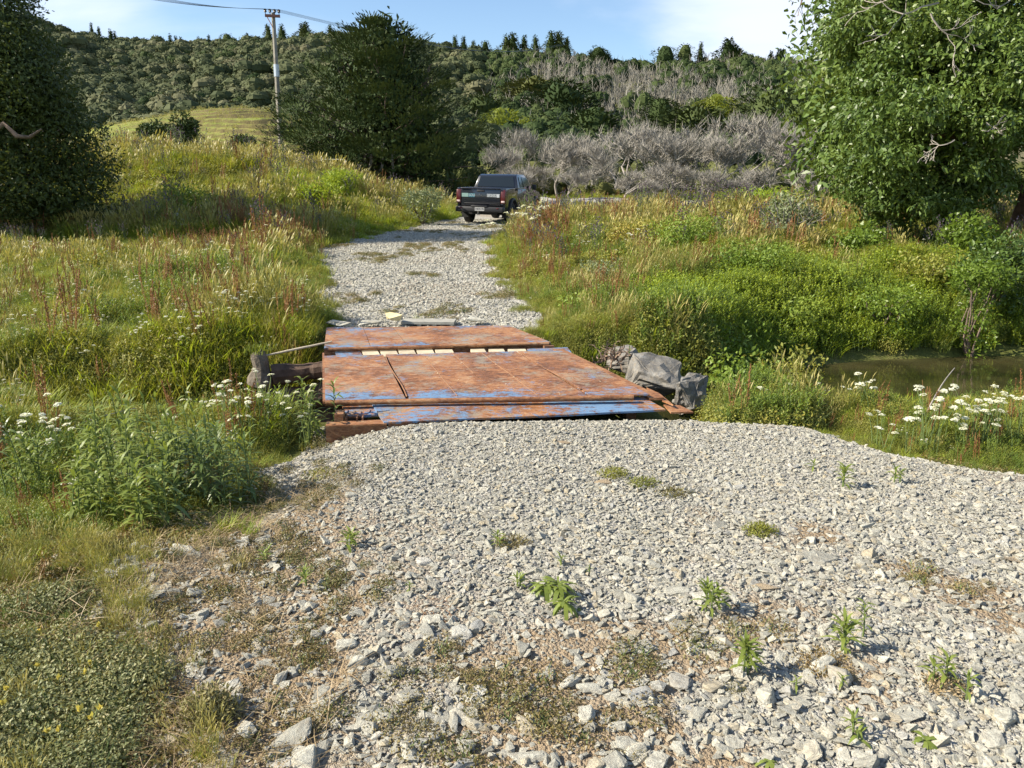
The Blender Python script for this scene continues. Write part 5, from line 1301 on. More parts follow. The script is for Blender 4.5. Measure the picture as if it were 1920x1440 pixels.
# crowns for the wood
m_wood1 = leaf_mat('kanuka_canopy', [(0.040, 0.053, 0.024), (0.062, 0.076, 0.034), (0.090, 0.102, 0.048), (0.13, 0.125, 0.07)], 0.03, 0.05, 0.8, 0.1, 0.75, False)
m_wood2 = leaf_mat('dark_podocarp', [(0.024, 0.042, 0.014), (0.042, 0.063, 0.020), (0.07, 0.088, 0.03)], 0.03, 0.05, 0.8, 0.1, 0.7, False)
m_wood3 = leaf_mat('olive_scrub', [(0.05, 0.06, 0.02), (0.085, 0.095, 0.03), (0.13, 0.13, 0.045)], 0.05, 0.05, 0.8, 0.1, 0.7, False)
def crown_mesh(k, mat, cone=0.0, n=430, s=0.42, H=1.0, name='canopy'):
    """a tree top of unit radius: lumpy, cards of leaf over a dark core, with a stem"""
    mb = MB(); nl = 7
    a = rng.uniform(0, 6.28, nl); q = rng.uniform(0.25, 0.6, nl); lz = rng.uniform(-0.05, 0.45, nl) * H
    lb = np.stack([q * np.cos(a) * (1 - cone * 0.6), q * np.sin(a) * (1 - cone * 0.6), lz + 0.2 + cone * 0.9 * (0.6 - q), rng.uniform(0.35, 0.6, nl), rng.uniform(0.35, 0.6, nl), rng.uniform(0.28, 0.5, nl) * H], 1)  # lobes
    li = rng.integers(0, nl, n); d = rdir(n); d[:, 2] = np.where(d[:, 2] < -0.2, -d[:, 2], d[:, 2])
    p = lb[li, :3] + d * lb[li, 3:] * rng.uniform(0.75, 1.08, n)[:, None]
    t = np.cross(d, rdir(n)) + 0.35 * rdir(n); t /= np.linalg.norm(t, axis=1)[:, None]
    ribbons(mb, p, t, d * 0.15, s * 0.5 * rng.uniform(0.7, 1.3, n), s * 0.24, 2, 0.4, 0, 'leaf', side=np.cross(t, d))
    th = np.linspace(0, np.pi, 6); ph = np.arange(8) / 8 * 6.283     # core that keeps the crown from being see-through
    for l in lb:
        v = np.stack([np.outer(np.sin(th), np.cos(ph)), np.outer(np.sin(th), np.sin(ph)), np.outer(np.cos(th), np.ones(8))], -1).reshape(-1, 3) * l[3:] * 0.95 * rng.uniform(0.9, 1.1, (48, 1)) + l[:3]
        i, j = np.meshgrid(np.arange(5), np.arange(8), indexing='ij'); i, j = i.ravel(), j.ravel()
        mb.add(v, np.stack([i * 8 + j, i * 8 + (j + 1) % 8, (i + 1) * 8 + (j + 1) % 8, (i + 1) * 8 + j], -1), 0)
    mb.tube([(0, 0, -1.3), (0.05, 0, 0.2)], [0.06, 0.04], 5, 1)
    return mb.mesh(f'{name}_{k}', [mat, m_bark])
lib('canopy', var(6, lambda k: crown_mesh(k, m_wood1)))
lib('podocarp', var(5, lambda k: crown_mesh(k, m_wood2, 0.5, 430, 0.40, 1.35, 'podocarp')))
lib('scrub', var(5, lambda k: crown_mesh(k, m_wood3, 0.2, 330, 0.36, 1.1, 'scrub')))
def snag_mesh(k):
    g = np.random.default_rng(900 + k); mb = MB()
    H = 1.0; ln = g.normal(0, 0.08, 3) * [1, 1, 0]
    t = np.linspace(0, 1, 5)[:, None]; pts = UP * t + ln * t ** 2 + g.normal(0, 0.012, (5, 3)); mb.tube(pts, np.linspace(0.022, 0.010, 5), 3, cap=False)
    for q in range(7):
        b = pts[int(g.integers(2, 5))] ; d = np.array([g.normal(0, 1), g.normal(0, 1), 1.6]); d /= np.linalg.norm(d)
        mb.tube([b, b + d * g.uniform(0.15, 0.35)], [0.010, 0.005], 3, cap=False)
    return mb.mesh(f'snag_{k}', [m_snag])
m_snag = leaf_mat('snag_wood', [(0.14, 0.13, 0.105), (0.22, 0.205, 0.17), (0.32, 0.305, 0.265)], 0.1, 0, 0.9, 0.1, island=False)
lib('snag', var(6, snag_mesh))

def hill_pts(n, px0, px1, t0=0.0, t1=1.03, pw=0.8):
    px = rng.uniform(px0, px1, n); t = t0 + (t1 - t0) * rng.random(n) ** pw
    Dr = np.interp(px, [0, 500, 800, 1000, 2000], [270, 270, 250, 225, 225]); D0 = np.interp(px, [0, 450, 700, 900, 1000, 1500, 2000], [112, 118, 112, 96, 90, 90, 88])
    D = D0 + (Dr - D0) * t; x = (px - 960) / FOC * D / 1.06
    return px, t, x, D, hz(x, D)
# left: close canopy
px, t, x, y, z = hill_pts(3300, -120, 900)
keep = rng.random(len(px)) < np.where(px < 820, 1, ss(960, 820, px)); px, t, x, y, z = [q[keep] for q in (px, t, x, y, z)]
n = len(x); r = rng.uniform(1.7, 4.3, n) * (0.8 + 0.5 * fbm(x * 0.03, y * 0.03, 8))
scatter('forest_canopy', 'canopy', np.stack([x, y, z + 2.2 + rng.uniform(-0.9, 1.6, n)], 1), zrot(n, 0.08), r, 'close grey-green forest canopy over the left hillside', 'forest')
n = 260; px = rng.uniform(40, 660, n); _, t, x, y, z = hill_pts(n, 40, 660)
scatter('forest_podocarps', 'podocarp', np.stack([x, y, z + 2.8], 1), zrot(n, 0.05), rng.uniform(1.8, 3.2, n), 'darker conical tops standing in the left forest', 'forest')
# right: dark trees in bands, scrub, standing dead trunks
px, t, x, y, z = hill_pts(5200, 800, 1780)
f = fbm(x * 0.035, y * 0.03, 33); right = ss(820, 1000, px)
low = ss(0.42, 0.1, t); blobs = ss(0.50, 0.60, f)
isd = rng.random(len(x)) < np.clip(0.85 * low + 0.75 * blobs * (1 - 0.35 * t) + 0.04 + 0.25 * ss(1360, 1480, px) + 0.35 * ss(1010, 900, px), 0, 1)
a = isd; n = int(a.sum())
scatter('hill_trees', 'podocarp', np.stack([x, y, z + 1.6], 1)[a], zrot(n, 0.06), rng.uniform(1.3, 3.2, n), 'dark green trees massed on the right hillside', 'forest')
b = ~isd & (rng.random(len(x)) < 0.8); n = int(b.sum())
scatter('hill_scrub', 'scrub', np.stack([x, y, z + 0.7], 1)[b], zrot(n, 0.06), rng.uniform(0.8, 1.9, n), 'olive scrub between the dead trunks on the right hillside', 'forest')
px, t, x, y, z = hill_pts(10500, 850, 1800)
f = fbm(x * 0.035, y * 0.03, 33); k = (rng.random(len(x)) < np.clip(1.0 - 1.2 * ss(0.5, 0.6, f) * (1 - 0.5 * t), 0.06, 1) * ss(0.08, 0.3, t) * ss(840, 980, px)); x, y, z = x[k], y[k], z[k]; n = len(x)
scatter('standing_dead_trunks', 'snag', np.stack([x, y, z - 0.2], 1), zrot(n, 0.07), rng.uniform(2.2, 5.6, n), 'thin pale dead trunks standing all over the right hillside', 'forest')
# bushes at the foot of the hill and under the dead trees
n = 420; x = rng.uniform(-6, 62, n); y = rng.uniform(76, 96, n)
scatter('foot_scrub', 'scrub', np.stack([x, y, land(x, y) + 0.5], 1), zrot(n, 0.06), rng.uniform(1.0, 2.2, n), 'scrub along the foot of the right hill', 'scrub')
n = 330; x = rng.uniform(-2, 30, n); y = rng.uniform(56, 76, n); k = sdf(CROSS, x, y) > 1.5; x, y = x[k], y[k]; n = len(x)
scatter('flat_scrub', 'scrub', np.stack([x, y, land(x, y) + 0.15], 1), zrot(n, 0.06), rng.uniform(0.5, 1.4, n), 'low olive scrub under the bare grey trees', 'scrub')

# trees that stand out, each with its own crown and trunk
def hill_tree(px, py, D, r, H, mat, label, name='pine_tree', cone=0.8, group='trees standing out on the ridges', n=420):
    """px, py: where the top shows in the photo"""
    x, y, z = px_at(px, py, D); zg = float(hz(x, y)); H = max(3.0, z - zg - 1.0) if group.startswith('trees') else H; o = thing(name, label, 'tree', (x, y, z - H), 0, group)
    mb = MB(); k = n; tt = rng.random(k) ** 0.7; rad = r * (1 - (1 - tt) ** 1.3 * 0 - (tt * 0) ) 
    zz_ = H * (0.22 + 0.78 * (1 - tt)); rr = r * (0.06 + tt ** (0.95 if cone > 0.5 else 0.45)) * (1 + 0.22 * np.sin(zz_ * 3.5 / max(H, 1) * 4))
    if cone < 0.5: rr = r * np.sqrt(np.clip(1 - (2 * (zz_ / H - 0.2) / 0.8 - 1) ** 2, 0.02, 1))
    an = rng.uniform(0, 6.28, k); w_ = rng.uniform(0, 6.28, 3); q = rr * rng.uniform(0.7, 1.08, k) * (1 + 0.28 * np.sin(an * 2 + w_[0] + zz_ * 0.9) * np.sin(zz_ * 1.7 + w_[1]))
    p = np.stack([q * np.cos(an), q * np.sin(an), zz_], 1); d = np.stack([np.cos(an), np.sin(an), 0 * an], 1)
    r = r * (1.2 if cone > 0.5 else 1.0); s = max(0.4, r * 0.15)
    ribbons(mb, p, d * 0.6 + UP * 0.5 + rdir(k) * 0.5, d - UP * 0.2, s * rng.uniform(0.7, 1.3, k), s * 0.42, 2, 0.4, 0, 'leaf')
    zs = np.linspace(0.24, 0.95, 8); rs = np.array([0.62 * r * (0.04 + (1 - (q - 0.22) / 0.78) ** 0.95) if cone >= 0.5 else 0.66 * r * math.sqrt(max(1 - (2 * (q - 0.2) / 0.8 - 1) ** 2, 0.02)) for q in zs]) * rng.uniform(0.85, 1.05, 8)
    mb.tube(np.stack([0 * zs, 0 * zs, zs * H], 1) + rng.normal(0, r * 0.04, (8, 3)), rs, 9); mb.obj('crown', [mat], o)
    mb = MB(); mb.tube([(0, 0, -2), (0, 0, H * 0.5), (0, 0, H * 0.93)], [0.05 * H * 0.5, 0.03 * H * 0.5, 0.02], 6); mb.obj('trunk', [m_bark], o)
    return o
PT = [(170, 42, 268, 1.2, 5, 'small pointed pine at the left end of the ridge, above the shade tree'), (184, 50, 268, 1.3, 5, 'pointed pine right of the first one on the left ridge'), (206, 54, 268, 1.6, 6, 'broader pine at the step in the left ridge'), (214, 58, 268, 1.3, 5, 'lower pine beside the broader one at the ridge step'),
      (318, 63, 268, 1.3, 5, 'lone small pine in the middle of the left ridge dip'), (329, 67, 268, 1.2, 4, 'tiny pine right of the lone one in the ridge dip'), (338, 69, 268, 1.1, 4, 'third tiny pine in the ridge dip'), (391, 66, 268, 1.2, 4, 'small pine left of the rise in the ridge'),
      (425, 63, 268, 3.0, 6, 'round dark tree on the ridge left of the power pole'), (463, 62, 268, 1.2, 5, 'small pale-topped tree just left of the pole on the ridge'), (501, 44, 265, 2.6, 9, 'pine with a broad foot behind the pole head'), (527, 45, 265, 2.8, 8, 'conical pine just right of the pole head'),
      (570, 41, 265, 4.2, 9, 'wide dark pine on the ridge between pole and big conifer'), (618, 45, 262, 2.0, 7, 'narrow pine touching the big conifer on the left'), (853, 66, 240, 2.0, 7, 'narrow pine on the ridge right of the big conifer'), (869, 67, 240, 2.0, 6, 'second narrow pine right of the big conifer'),
      (888, 76, 238, 1.6, 5, 'low pine on the ridge between the conifer and the pine group'), (910, 76, 238, 1.6, 5, 'low round pine left of the pine group'), (950, 65, 235, 3.2, 9, 'left pine of the dark group on the ridge'), (962, 61, 235, 3.4, 10, 'tallest dark pine in the left ridge group'), (983, 66, 235, 2.6, 8, 'right pine of the left ridge group'),
      (1004, 66, 232, 2.6, 8, 'single pine between the two ridge groups'), (1034, 59, 230, 3.6, 10, 'left tree of the tall pair on the ridge'), (1048, 60, 230, 3.6, 10, 'right tree of the tall pair on the ridge'), (1063, 69, 230, 2.6, 8, 'lower tree right of the tall pair'), (1120, 85, 228, 2.8, 6, 'round dark tree on the slope right of the ridge pairs'),
      (1248, 87, 226, 3.6, 8, 'dark rounded tree on the low part of the right ridge'), (1285, 82, 226, 3.0, 7, 'dark tree with a flat top in the right ridge line'), (1315, 78, 226, 1.6, 5, 'small ragged tree left of the great ridge pine'), (1367, 72, 224, 4.2, 14, 'large pointed pine alone on the right ridge'),
      (1378, 86, 224, 4.4, 11, 'shoulder tree leaning against the large pointed pine'), (1466, 92, 224, 3.4, 9, 'dark leaning tree on the grassy end of the ridge'), (1446, 96, 224, 1.2, 3, 'tiny tree on the grassy end of the ridge')]
for (px, py, D, r, H, lab) in PT: hill_tree(px, py, D, r, H, m_wood2, lab, cone=0.3 if 'round' in lab or 'flat' in lab else 0.8, n=800)
MT = [(1000, 150, 170, 7.0, 9, m_wood3, 'pale olive rounded tree halfway up behind the conifer', 'bushy_tree'), (905, 175, 150, 5.0, 12, m_wood2, 'dark tree right behind the conifer, upper one', 'bushy_tree'), (940, 205, 120, 3.6, 8, m_yellowgreen, 'bright yellow-green tree right of the big conifer', 'bushy_tree'), (975, 222, 118, 3.0, 6, m_yellowgreen, 'lower yellow-green tree beside the bright one', 'bushy_tree'),
      (1055, 150, 150, 6.0, 13, m_wood2, 'broad dark tree above the bare grey trees', 'bushy_tree'), (1110, 205, 118, 4.5, 8, m_wood2, 'dark spreading tree behind the first bare trees', 'bushy_tree'), (1305, 200, 118, 5.0, 8, m_wood2, 'dark bushy tree above the middle of the bare row', 'bushy_tree'), (1240, 185, 125, 3.0, 7, m_wood2, 'narrow dark tree above the tallest bare tree', 'bushy_tree'),
      (1450, 160, 125, 5.5, 14, m_wood2, 'large dark tree at the foot of the right slope', 'bushy_tree'), (1500, 190, 118, 5.0, 12, m_wood2, 'dark tree beside the crown edge of the large broadleaf', 'bushy_tree'), (1345, 182, 140, 3.4, 5, m_yellowgreen, 'small lime patch of a tree amid the dead trunks', 'bushy_tree'), (1125, 92, 222, 3, 6, m_wood2, 'dark tree just under the ridge above the dead trunks', 'bushy_tree')]
for (px, py, D, r, H, mt, lab, nm) in MT: hill_tree(px, py, D, r, H, mt, lab, nm, 0.2, 'single trees on the hillside', 2300)
# ------------------------------------------------------------------ pickup truck
m_paint = plain('black_car_paint', (0.012, 0.014, 0.02), 0.22, spec=0.5, coat=0.6)
m_glass = plain('tinted_glass', (0.012, 0.016, 0.018), 0.06, spec=0.6)
m_rubber = plain('tyre_rubber', (0.02, 0.02, 0.02), 0.85, nscale=30)
m_trim = plain('black_plastic', (0.018, 0.018, 0.02), 0.55)
m_red = plain('red_lens', (0.07, 0.006, 0.006), 0.3, spec=0.6)
m_clear = plain('pale_lens', (0.55, 0.42, 0.40), 0.25)
m_rim = plain('dull_alloy', (0.25, 0.25, 0.26), 0.35, metal=0.8)
m_chrome = plain('chrome', (0.5, 0.5, 0.52), 0.2, metal=1.0)
m_plate = plain('plate_white', (0.36, 0.36, 0.35), 0.5)
m_ink = plain('dark_print', (0.02, 0.02, 0.03), 0.6)
m_teal = plain('pale_teal_sticker', (0.20, 0.31, 0.29), 0.5)
m_tealblue = plain('blue_green_sticker', (0.03, 0.14, 0.18), 0.5)
m_lettering = plain('white_print', (0.42, 0.45, 0.47), 0.5)
HD = R(17)
tx, ty = -2.05, 29.0
TR = thing('pickup_truck', 'black pickup truck seen from behind on the gravel road', 'truck', (-1.15, 28.75, g0(-1.15, 29.5)), rot=(R(0.8), R(1.4), -HD))
def bev(o, w=0.02, seg=2):
    b = o.modifiers.new('bevel', 'BEVEL'); b.width = w; b.segments = seg; b.limit_method = 'ANGLE'; b.angle_limit = R(35)
    for p in o.data.polygons: p.use_smooth = True
    return o
def prism(name, prof, x0, x1, mat, parent=TR, b=0.02, taper=None):
    """a side profile (y, z) carried from x0 to x1; taper(y, z) -> pull-in of the sides"""
    n = len(prof); bm = bmesh.new()
    tp = taper or (lambda y, z: 0)
    cxm = (x0 + x1) / 2
    a = [bm.verts.new((x0 + tp(y, z) * (1 if x0 < cxm else -1), y, z)) for y, z in prof]
    c = [bm.verts.new((x1 - tp(y, z), y, z)) for y, z in prof]
    bm.faces.new(a); bm.faces.new(c[::-1])
    for i in range(n): bm.faces.new((a[i], c[i], c[(i + 1) % n], a[(i + 1) % n]))
    bmesh.ops.recalc_face_normals(bm, faces=bm.faces[:])
    me = bpy.data.meshes.new(name); bm.to_mesh(me); bm.free(); me.materials.append(mat)
    return bev(link(name, me, parent), b)
def arch(cy, r=0.47, z=0.40, n=9):
    return [(cy + r * math.cos(t), z + r * math.sin(t)) for t in np.linspace(math.pi, 0, n)]
HW = 0.92
# side of the load bed and cab in one skin with the wheel arches cut out
bed = [(0.06, 0.52), (0.06, 1.30), (1.62, 1.30), (1.62, 0.50)] + [(y, z) for y, z in arch(1.02, 0.46, 0.42)][::-1]
for sx in (-1, 1): prism('bed_side', bed, sx * HW, sx * (HW - 0.09), m_paint, b=0.015)
prism('bed_floor', [(0.1, 0.66), (0.1, 0.72), (1.6, 0.72), (1.6, 0.66)], -0.82, 0.82, m_trim, b=0.005)
prism('bed_front', [(1.55, 0.66), (1.55, 1.30), (1.61, 1.30), (1.61, 0.66)], -0.82, 0.82, m_paint, b=0.01)
cabp = [(1.64, 0.48), (1.64, 1.26), (3.62, 1.26), (3.75, 1.22), (4.75, 1.10), (5.05, 0.98), (5.12, 0.75), (5.08, 0.50)] + [(y, z) for y, z in arch(4.22, 0.46, 0.42)][::-1]
prism('body', cabp, -HW, HW, m_paint, b=0.04, taper=lambda y, z: 0.04 * max(0, y - 4.3) + 0.03 * (z > 1.15))
roof = [(1.70, 1.24), (1.90, 1.72), (2.05, 1.775), (2.9, 1.78), (3.15, 1.74), (3.85, 1.22)]
prism('cab_roof', roof, -HW + 0.02, HW - 0.02, m_paint, b=0.035, taper=lambda y, z: 0.30 * (z - 1.22))
# glass
def pane(name, pts, mat=m_glass, th=0.012, parent=TR):
    p = np.array(pts, float); nrm = np.cross(p[1] - p[0], p[2] - p[0]); nrm /= np.linalg.norm(nrm)
    mb = MB(); n = len(p); v = np.concatenate([p, p + nrm * th])
    mb.add(v, [tuple(range(n - 1, -1, -1)), tuple(range(n, 2 * n))]) if n == 4 else mb.add(v, [(2, 1, 0), (3, 4, 5)])
    mb.add(v, [(i, (i + 1) % n, (i + 1) % n + n, i + n) for i in range(n)])
    return mb.obj(name, [mat], parent)
def roofx(z): return HW - 0.02 - 0.30 * (z - 1.22)
yb = lambda z: 1.70 + (z - 1.24) * 0.20 / 0.48
pane('rear_window', [(-0.74, yb(1.32) - 0.012, 1.32), (0.74, yb(1.32) - 0.012, 1.32), (0.655, yb(1.69) - 0.012, 1.69), (-0.655, yb(1.69) - 0.012, 1.69)])
for sx in (-1, 1):
    e = 0.006
    q = [(2.02, 1.30), (2.42, 1.30), (2.42, 1.68), (2.12, 1.68)]; pane('side_window', [(sx * (roofx(z) + e), y, z) for y, z in (q if sx > 0 else q[::-1])])
    q = [(2.50, 1.30), (3.52, 1.30), (3.12, 1.65), (2.50, 1.68)]; pane('side_window', [(sx * (roofx(z) + e), y, z) for y, z in (q if sx > 0 else q[::-1])])
    m = MB().box((sx * 1.03, 3.45, 1.30), (0.20, 0.10, 0.20)).obj('mirror', [m_trim], TR); bev(m, 0.035, 3)
    MB().box((sx * 0.93, 2.60, 1.05), (0.025, 0.18, 0.03)).obj('door_handle', [m_chrome], TR)
    MB().box((sx * 0.925, 2.45, 0.80), (0.012, 0.010, 0.62)).obj('door_gap', [m_ink], TR)
    MB().box((sx * 0.925, 3.55, 0.78), (0.012, 0.010, 0.60)).obj('door_gap', [m_ink], TR)
pane('windscreen', [(0.80, 3.80 + 0.012, 1.28), (-0.80, 3.80 + 0.012, 1.28), (-0.68, 3.22 + 0.012, 1.71), (0.68, 3.22 + 0.012, 1.71)])
# tailgate with handle, creases, emblem, stickers
tg = bev(MB().box((0, 0.03, 0.97), (1.50, 0.06, 0.60)).obj('tailgate', [m_paint], TR), 0.02)
bev(MB().box((0, 0.01, 1.285), (1.52, 0.10, 0.05)).obj('spoiler_lip', [m_paint], TR), 0.02)
bev(MB().box((0, -0.006, 1.20), (0.30, 0.02, 0.07)).obj('gate_handle', [m_trim], TR), 0.01)
bev(MB().box((0, -0.006, 0.76), (1.25, 0.015, 0.025)).obj('gate_crease', [m_trim], TR), 0.006)
mb = MB(); a = np.linspace(0, 6.283, 17)[:-1]
mb.tube([(0.05 * math.cos(t), -0.006, 1.06 + 0.033 * math.sin(t)) for t in list(a) + [a[0]]], 0.006, 4); mb.obj('emblem', [m_chrome], TR)
MB().box((-0.60, -0.004, 1.045), (0.25, 0.006, 0.13)).obj('sticker', [m_teal], TR)
MB().box((-0.345, -0.004, 1.04), (0.24, 0.006, 0.13)).obj('sticker', [m_tealblue], TR)
def text(body, size, loc, mat, name='lettering', parent=TR, sx=1.0):
    c = bpy.data.curves.new(name, 'FONT'); c.body = body; c.size = size; c.extrude = 0.001; c.align_x = 'CENTER'; c.align_y = 'CENTER'
    o0 = bpy.data.objects.new('tmp', c); COL.objects.link(o0)
    dg = bpy.context.evaluated_depsgraph_get(); me = bpy.data.meshes.new_from_object(o0.evaluated_get(dg)); bpy.data.objects.remove(o0)
    me.materials.clear(); me.materials.append(mat)
    return link(name, me, parent, loc, (R(90), 0, 0), (sx, 1, 1))
text('SOLI', 0.125, (-0.335, -0.010, 1.043), m_lettering)
for z, ws in ((1.085, (0.20, 0.12, 0.14)), (1.045, (0.13, 0.18, 0.06)), (1.005, (0.11, 0.09, 0.13))):
    mb = MB(); x = 0.24
    for w in ws: mb.box((x + w / 2, -0.004, z), (w, 0.006, 0.021)); x += w + 0.012
    mb.obj('print_line', [m_lettering], TR)
MB().box((0.66, -0.008, 1.03), (0.10, 0.008, 0.10)).obj('square_sticker', [m_lettering], TR)
# lights
for sx in (-1, 1):
    prism('tail_light', [(-0.005, 0.76), (-0.02, 1.00), (0.02, 1.24), (0.20, 1.24), (0.14, 0.98), (0.16, 0.76)], sx * 0.76, sx * 0.935, m_red, b=0.015)
    bev(MB().box((sx * 0.85, -0.01, 0.83), (0.13, 0.03, 0.07)).obj('reversing_light', [m_clear], TR), 0.01)
    bev(MB().box((sx * 0.70, -0.17, 0.60), (0.10, 0.02, 0.035)).obj('reflector', [m_red], TR), 0.005)
    bev(MB().box((sx * 0.70, 5.05, 0.86), (0.30, 0.12, 0.14)).obj('headlight', [m_clear], TR), 0.02)
# bumper, plate, tow bar, mudflaps
bp = bev(MB().box((0, -0.06, 0.55), (1.84, 0.22, 0.20)).obj('rear_bumper', [m_trim], TR), 0.05, 3)
bev(MB().box((0, -0.155, 0.66), (0.62, 0.06, 0.05)).obj('bumper_step', [m_trim], TR), 0.015)
pt = MB().box((0.02, -0.176, 0.565), (0.36, 0.008, 0.125)).obj('number_plate', [m_plate], TR)
text('HKR170', 0.105, (0.02, -0.182, 0.565), m_ink, 'plate_number', pt, 0.86)
MB().box((0, -0.20, 0.40), (0.07, 0.22, 0.06)).obj('tow_bar', [m_trim], TR)
mb = MB(); mb.tube([(0, -0.28, 0.42), (0, -0.28, 0.50)], [0.02, 0.028], 8); mb.obj('tow_ball', [m_chrome], TR)
MB().box((0, 2.5, 0.44), (1.1, 4.6, 0.16)).obj('chassis', [m_trim], TR)
MB().box((0, 1.02, 0.38), (1.5, 0.14, 0.14)).obj('rear_axle', [m_trim], TR)
for y in (1.02, 4.22):
    for sx in (-1, 1):
        wh = link('wheel', None, TR); wh.location = (sx * 0.80, y, 0.385)
        mb = MB(); n = 28; th = np.linspace(0, 2 * np.pi, n + 1)[:-1]
        prof = [(-0.125, 0.24), (-0.13, 0.34), (-0.10, 0.378), (0.10, 0.378), (0.13, 0.34), (0.125, 0.24)]
        v = np.array([[(px_, r * math.cos(t), r * math.sin(t)) for px_, r in prof] for t in th]).reshape(-1, 3); k = len(prof)
        i, j = np.meshgrid(np.arange(n), np.arange(k - 1), indexing='ij'); i, j = i.ravel(), j.ravel()
        mb.add(v, np.stack([i * k + j, i * k + j + 1, ((i + 1) % n) * k + j + 1, ((i + 1) % n) * k + j], -1)); mb.obj('tyre', [m_rubber], wh, True)
        mb = MB(); v = np.array([[(sx * 0.09, 0.245 * math.cos(t), 0.245 * math.sin(t)) for t in th], [(sx * 0.11, 0.20 * math.cos(t), 0.20 * math.sin(t)) for t in th], [(sx * 0.05, 0.17 * math.cos(t), 0.17 * math.sin(t)) for t in th]]).reshape(-1, 3)
        for q in range(2): mb.add(v, [(q * n + a, q * n + (a + 1) % n, (q + 1) * n + (a + 1) % n, (q + 1) * n + a) for a in range(n)])
        for a in range(6): mb.box((sx * 0.08, 0.10 * math.cos(a * 1.047), 0.10 * math.sin(a * 1.047)), (0.04, 0.07, 0.07))
        mb.box((sx * 0.03, 0, 0), (0.02, 0.33, 0.33)); mb.obj('rim', [m_rim], wh)
        mb = MB(); tt = np.linspace(-0.15, math.pi + 0.15, 14)
        mb.tube([(sx * 0.925, y + 0.475 * math.cos(t), 0.42 + 0.475 * math.sin(t)) for t in tt], 0.055, 6); mb.obj('fender_flare', [m_trim], TR, True)
    # mudflaps behind the rear wheels
for sx in (-1, 1): MB().box((sx * 0.78, 0.50, 0.40), (0.26, 0.012, 0.34)).obj('mudflap', [m_rubber], TR)

# ------------------------------------------------------------------ power pole, wires, gate
PX, PY = px_at(527, 285, 45)[0], 45.0; pz = g0(PX, PY)
m_polec = plain('weathered_grey_pole', (0.27, 0.25, 0.21), 0.9, nscale=3, var=0.3)
m_band = plain('galvanised_band', (0.52, 0.55, 0.58), 0.35, metal=0.6, nscale=4, var=0.15)
m_arm = plain('red_brown_arm', (0.26, 0.12, 0.09), 0.8, nscale=3); m_ins = plain('dark_insulator', (0.03, 0.018, 0.015), 0.3, spec=0.6)
top = px_at(512, 24, PY)[2]
PO = thing('power_pole', 'tall grey power pole with a short cross arm and four insulators on the left bank', 'pole', (PX, PY, pz))
Hp = top - pz; LEAN = px_at(512, 24, PY)[0] - PX; mb = MB(); mb.tube([(0, 0, -0.5), (LEAN * 0.5, 0, Hp * 0.5), (LEAN, 0, Hp)], [0.16, 0.13, 0.10], 8); mb.obj('shaft', [m_polec], PO)
z0, z1 = px_at(512, 144, PY)[2] - pz, px_at(512, 121, PY)[2] - pz
mb = MB(); mb.tube([(LEAN * z0 / Hp, 0, z0), (LEAN * z1 / Hp, 0, z1)], [0.145, 0.140], 10); mb.obj('metal_band', [m_band], PO)
MB().box((LEAN, -0.14, Hp - 0.18), (0.78, 0.12, 0.13), 0.25).obj('cross_arm', [m_arm], PO)
mb = MB(); mb.tube([(LEAN - 0.30, -0.14, Hp - 0.22), (LEAN - 0.03, -0.12, Hp - 0.75)], 0.022, 4); mb.obj('brace', [m_arm], PO)
ic = []
for x, dz in ((-0.36, 0.04), (-0.12, 0.13), (0.12, 0.13), (0.34, 0.02)):
    mb = MB(); c_, s_ = math.cos(0.25), math.sin(0.25); q = (LEAN + x * c_, -0.14 + x * s_, Hp - 0.11)
    mb.tube([(q[0], q[1], q[2]), (q[0], q[1], q[2] + 0.08), (q[0], q[1], q[2] + 0.12), (q[0], q[1], q[2] + 0.17), (q[0], q[1], q[2] + 0.22), (q[0], q[1], q[2] + 0.27)], [0.02, 0.02, 0.085, 0.06, 0.085, 0.03], 8)
    mb.obj('insulator', [m_ins], PO); ic.append(np.array([PX + q[0], PY + q[1], pz + q[2] + 0.26]))
m_wire = plain('grey_wire', (0.16, 0.17, 0.18), 0.5, metal=0.5)
e1 = np.array(px_at(1050, 83, 120)); e0 = np.array(px_at(80, -40, 28))
for i, l in enumerate(('left wire', 'second wire', 'third wire', 'right wire')):
    off = (ic[i] - ic[0]) * [1.5, 1, 1]; t = np.linspace(0, 1, 20)[:, None]
    a = np.concatenate([(e0 + off) * (1 - t) + ic[i] * t - UP * 0.25 * np.sin(np.pi * t), (ic[i] * (1 - t) + (e1 + off) * t - UP * 1.5 * np.sin(np.pi * t))[1:]])
    mb = MB(); mb.tube(a, 0.008, 4); tag(mb.obj('power_wire', [m_wire], None), ('leftmost', 'second from the left', 'third from the left', 'rightmost')[i] + ' of the thin wires strung over the pole head', 'wire', 'wires on the power pole')
G = thing('field_gate', 'pale pipe gate standing in the grass in front of the big conifer', 'gate', (-9.4, 38.0, g0(-9.0, 38.0) - 0.1))
m_pipe = plain('galvanised_pipe', (0.50, 0.50, 0.48), 0.45, metal=0.4)
gz = px_at(625, 299, 38)[2] - (g0(-9.0, 38.0) - 0.1); x0, x1 = px_at(602, 300, 38)[0] + 9.4, px_at(648, 300, 38)[0] + 9.4
mb = MB(); mb.tube([(x0, 0, 0), (x0, 0, gz - 0.06), (x0 + 0.06, 0, gz), (x1 - 0.06, 0, gz), (x1, 0, gz - 0.06), (x1, 0, 0)], 0.024, 6); mb.obj('frame', [m_pipe], G)
for q in (0.25, 0.45, 0.65, 0.83): mb = MB(); mb.tube([(x0, 0, gz * q), (x1, 0, gz * q)], 0.014, 5); mb.obj('rail', [m_pipe], G)
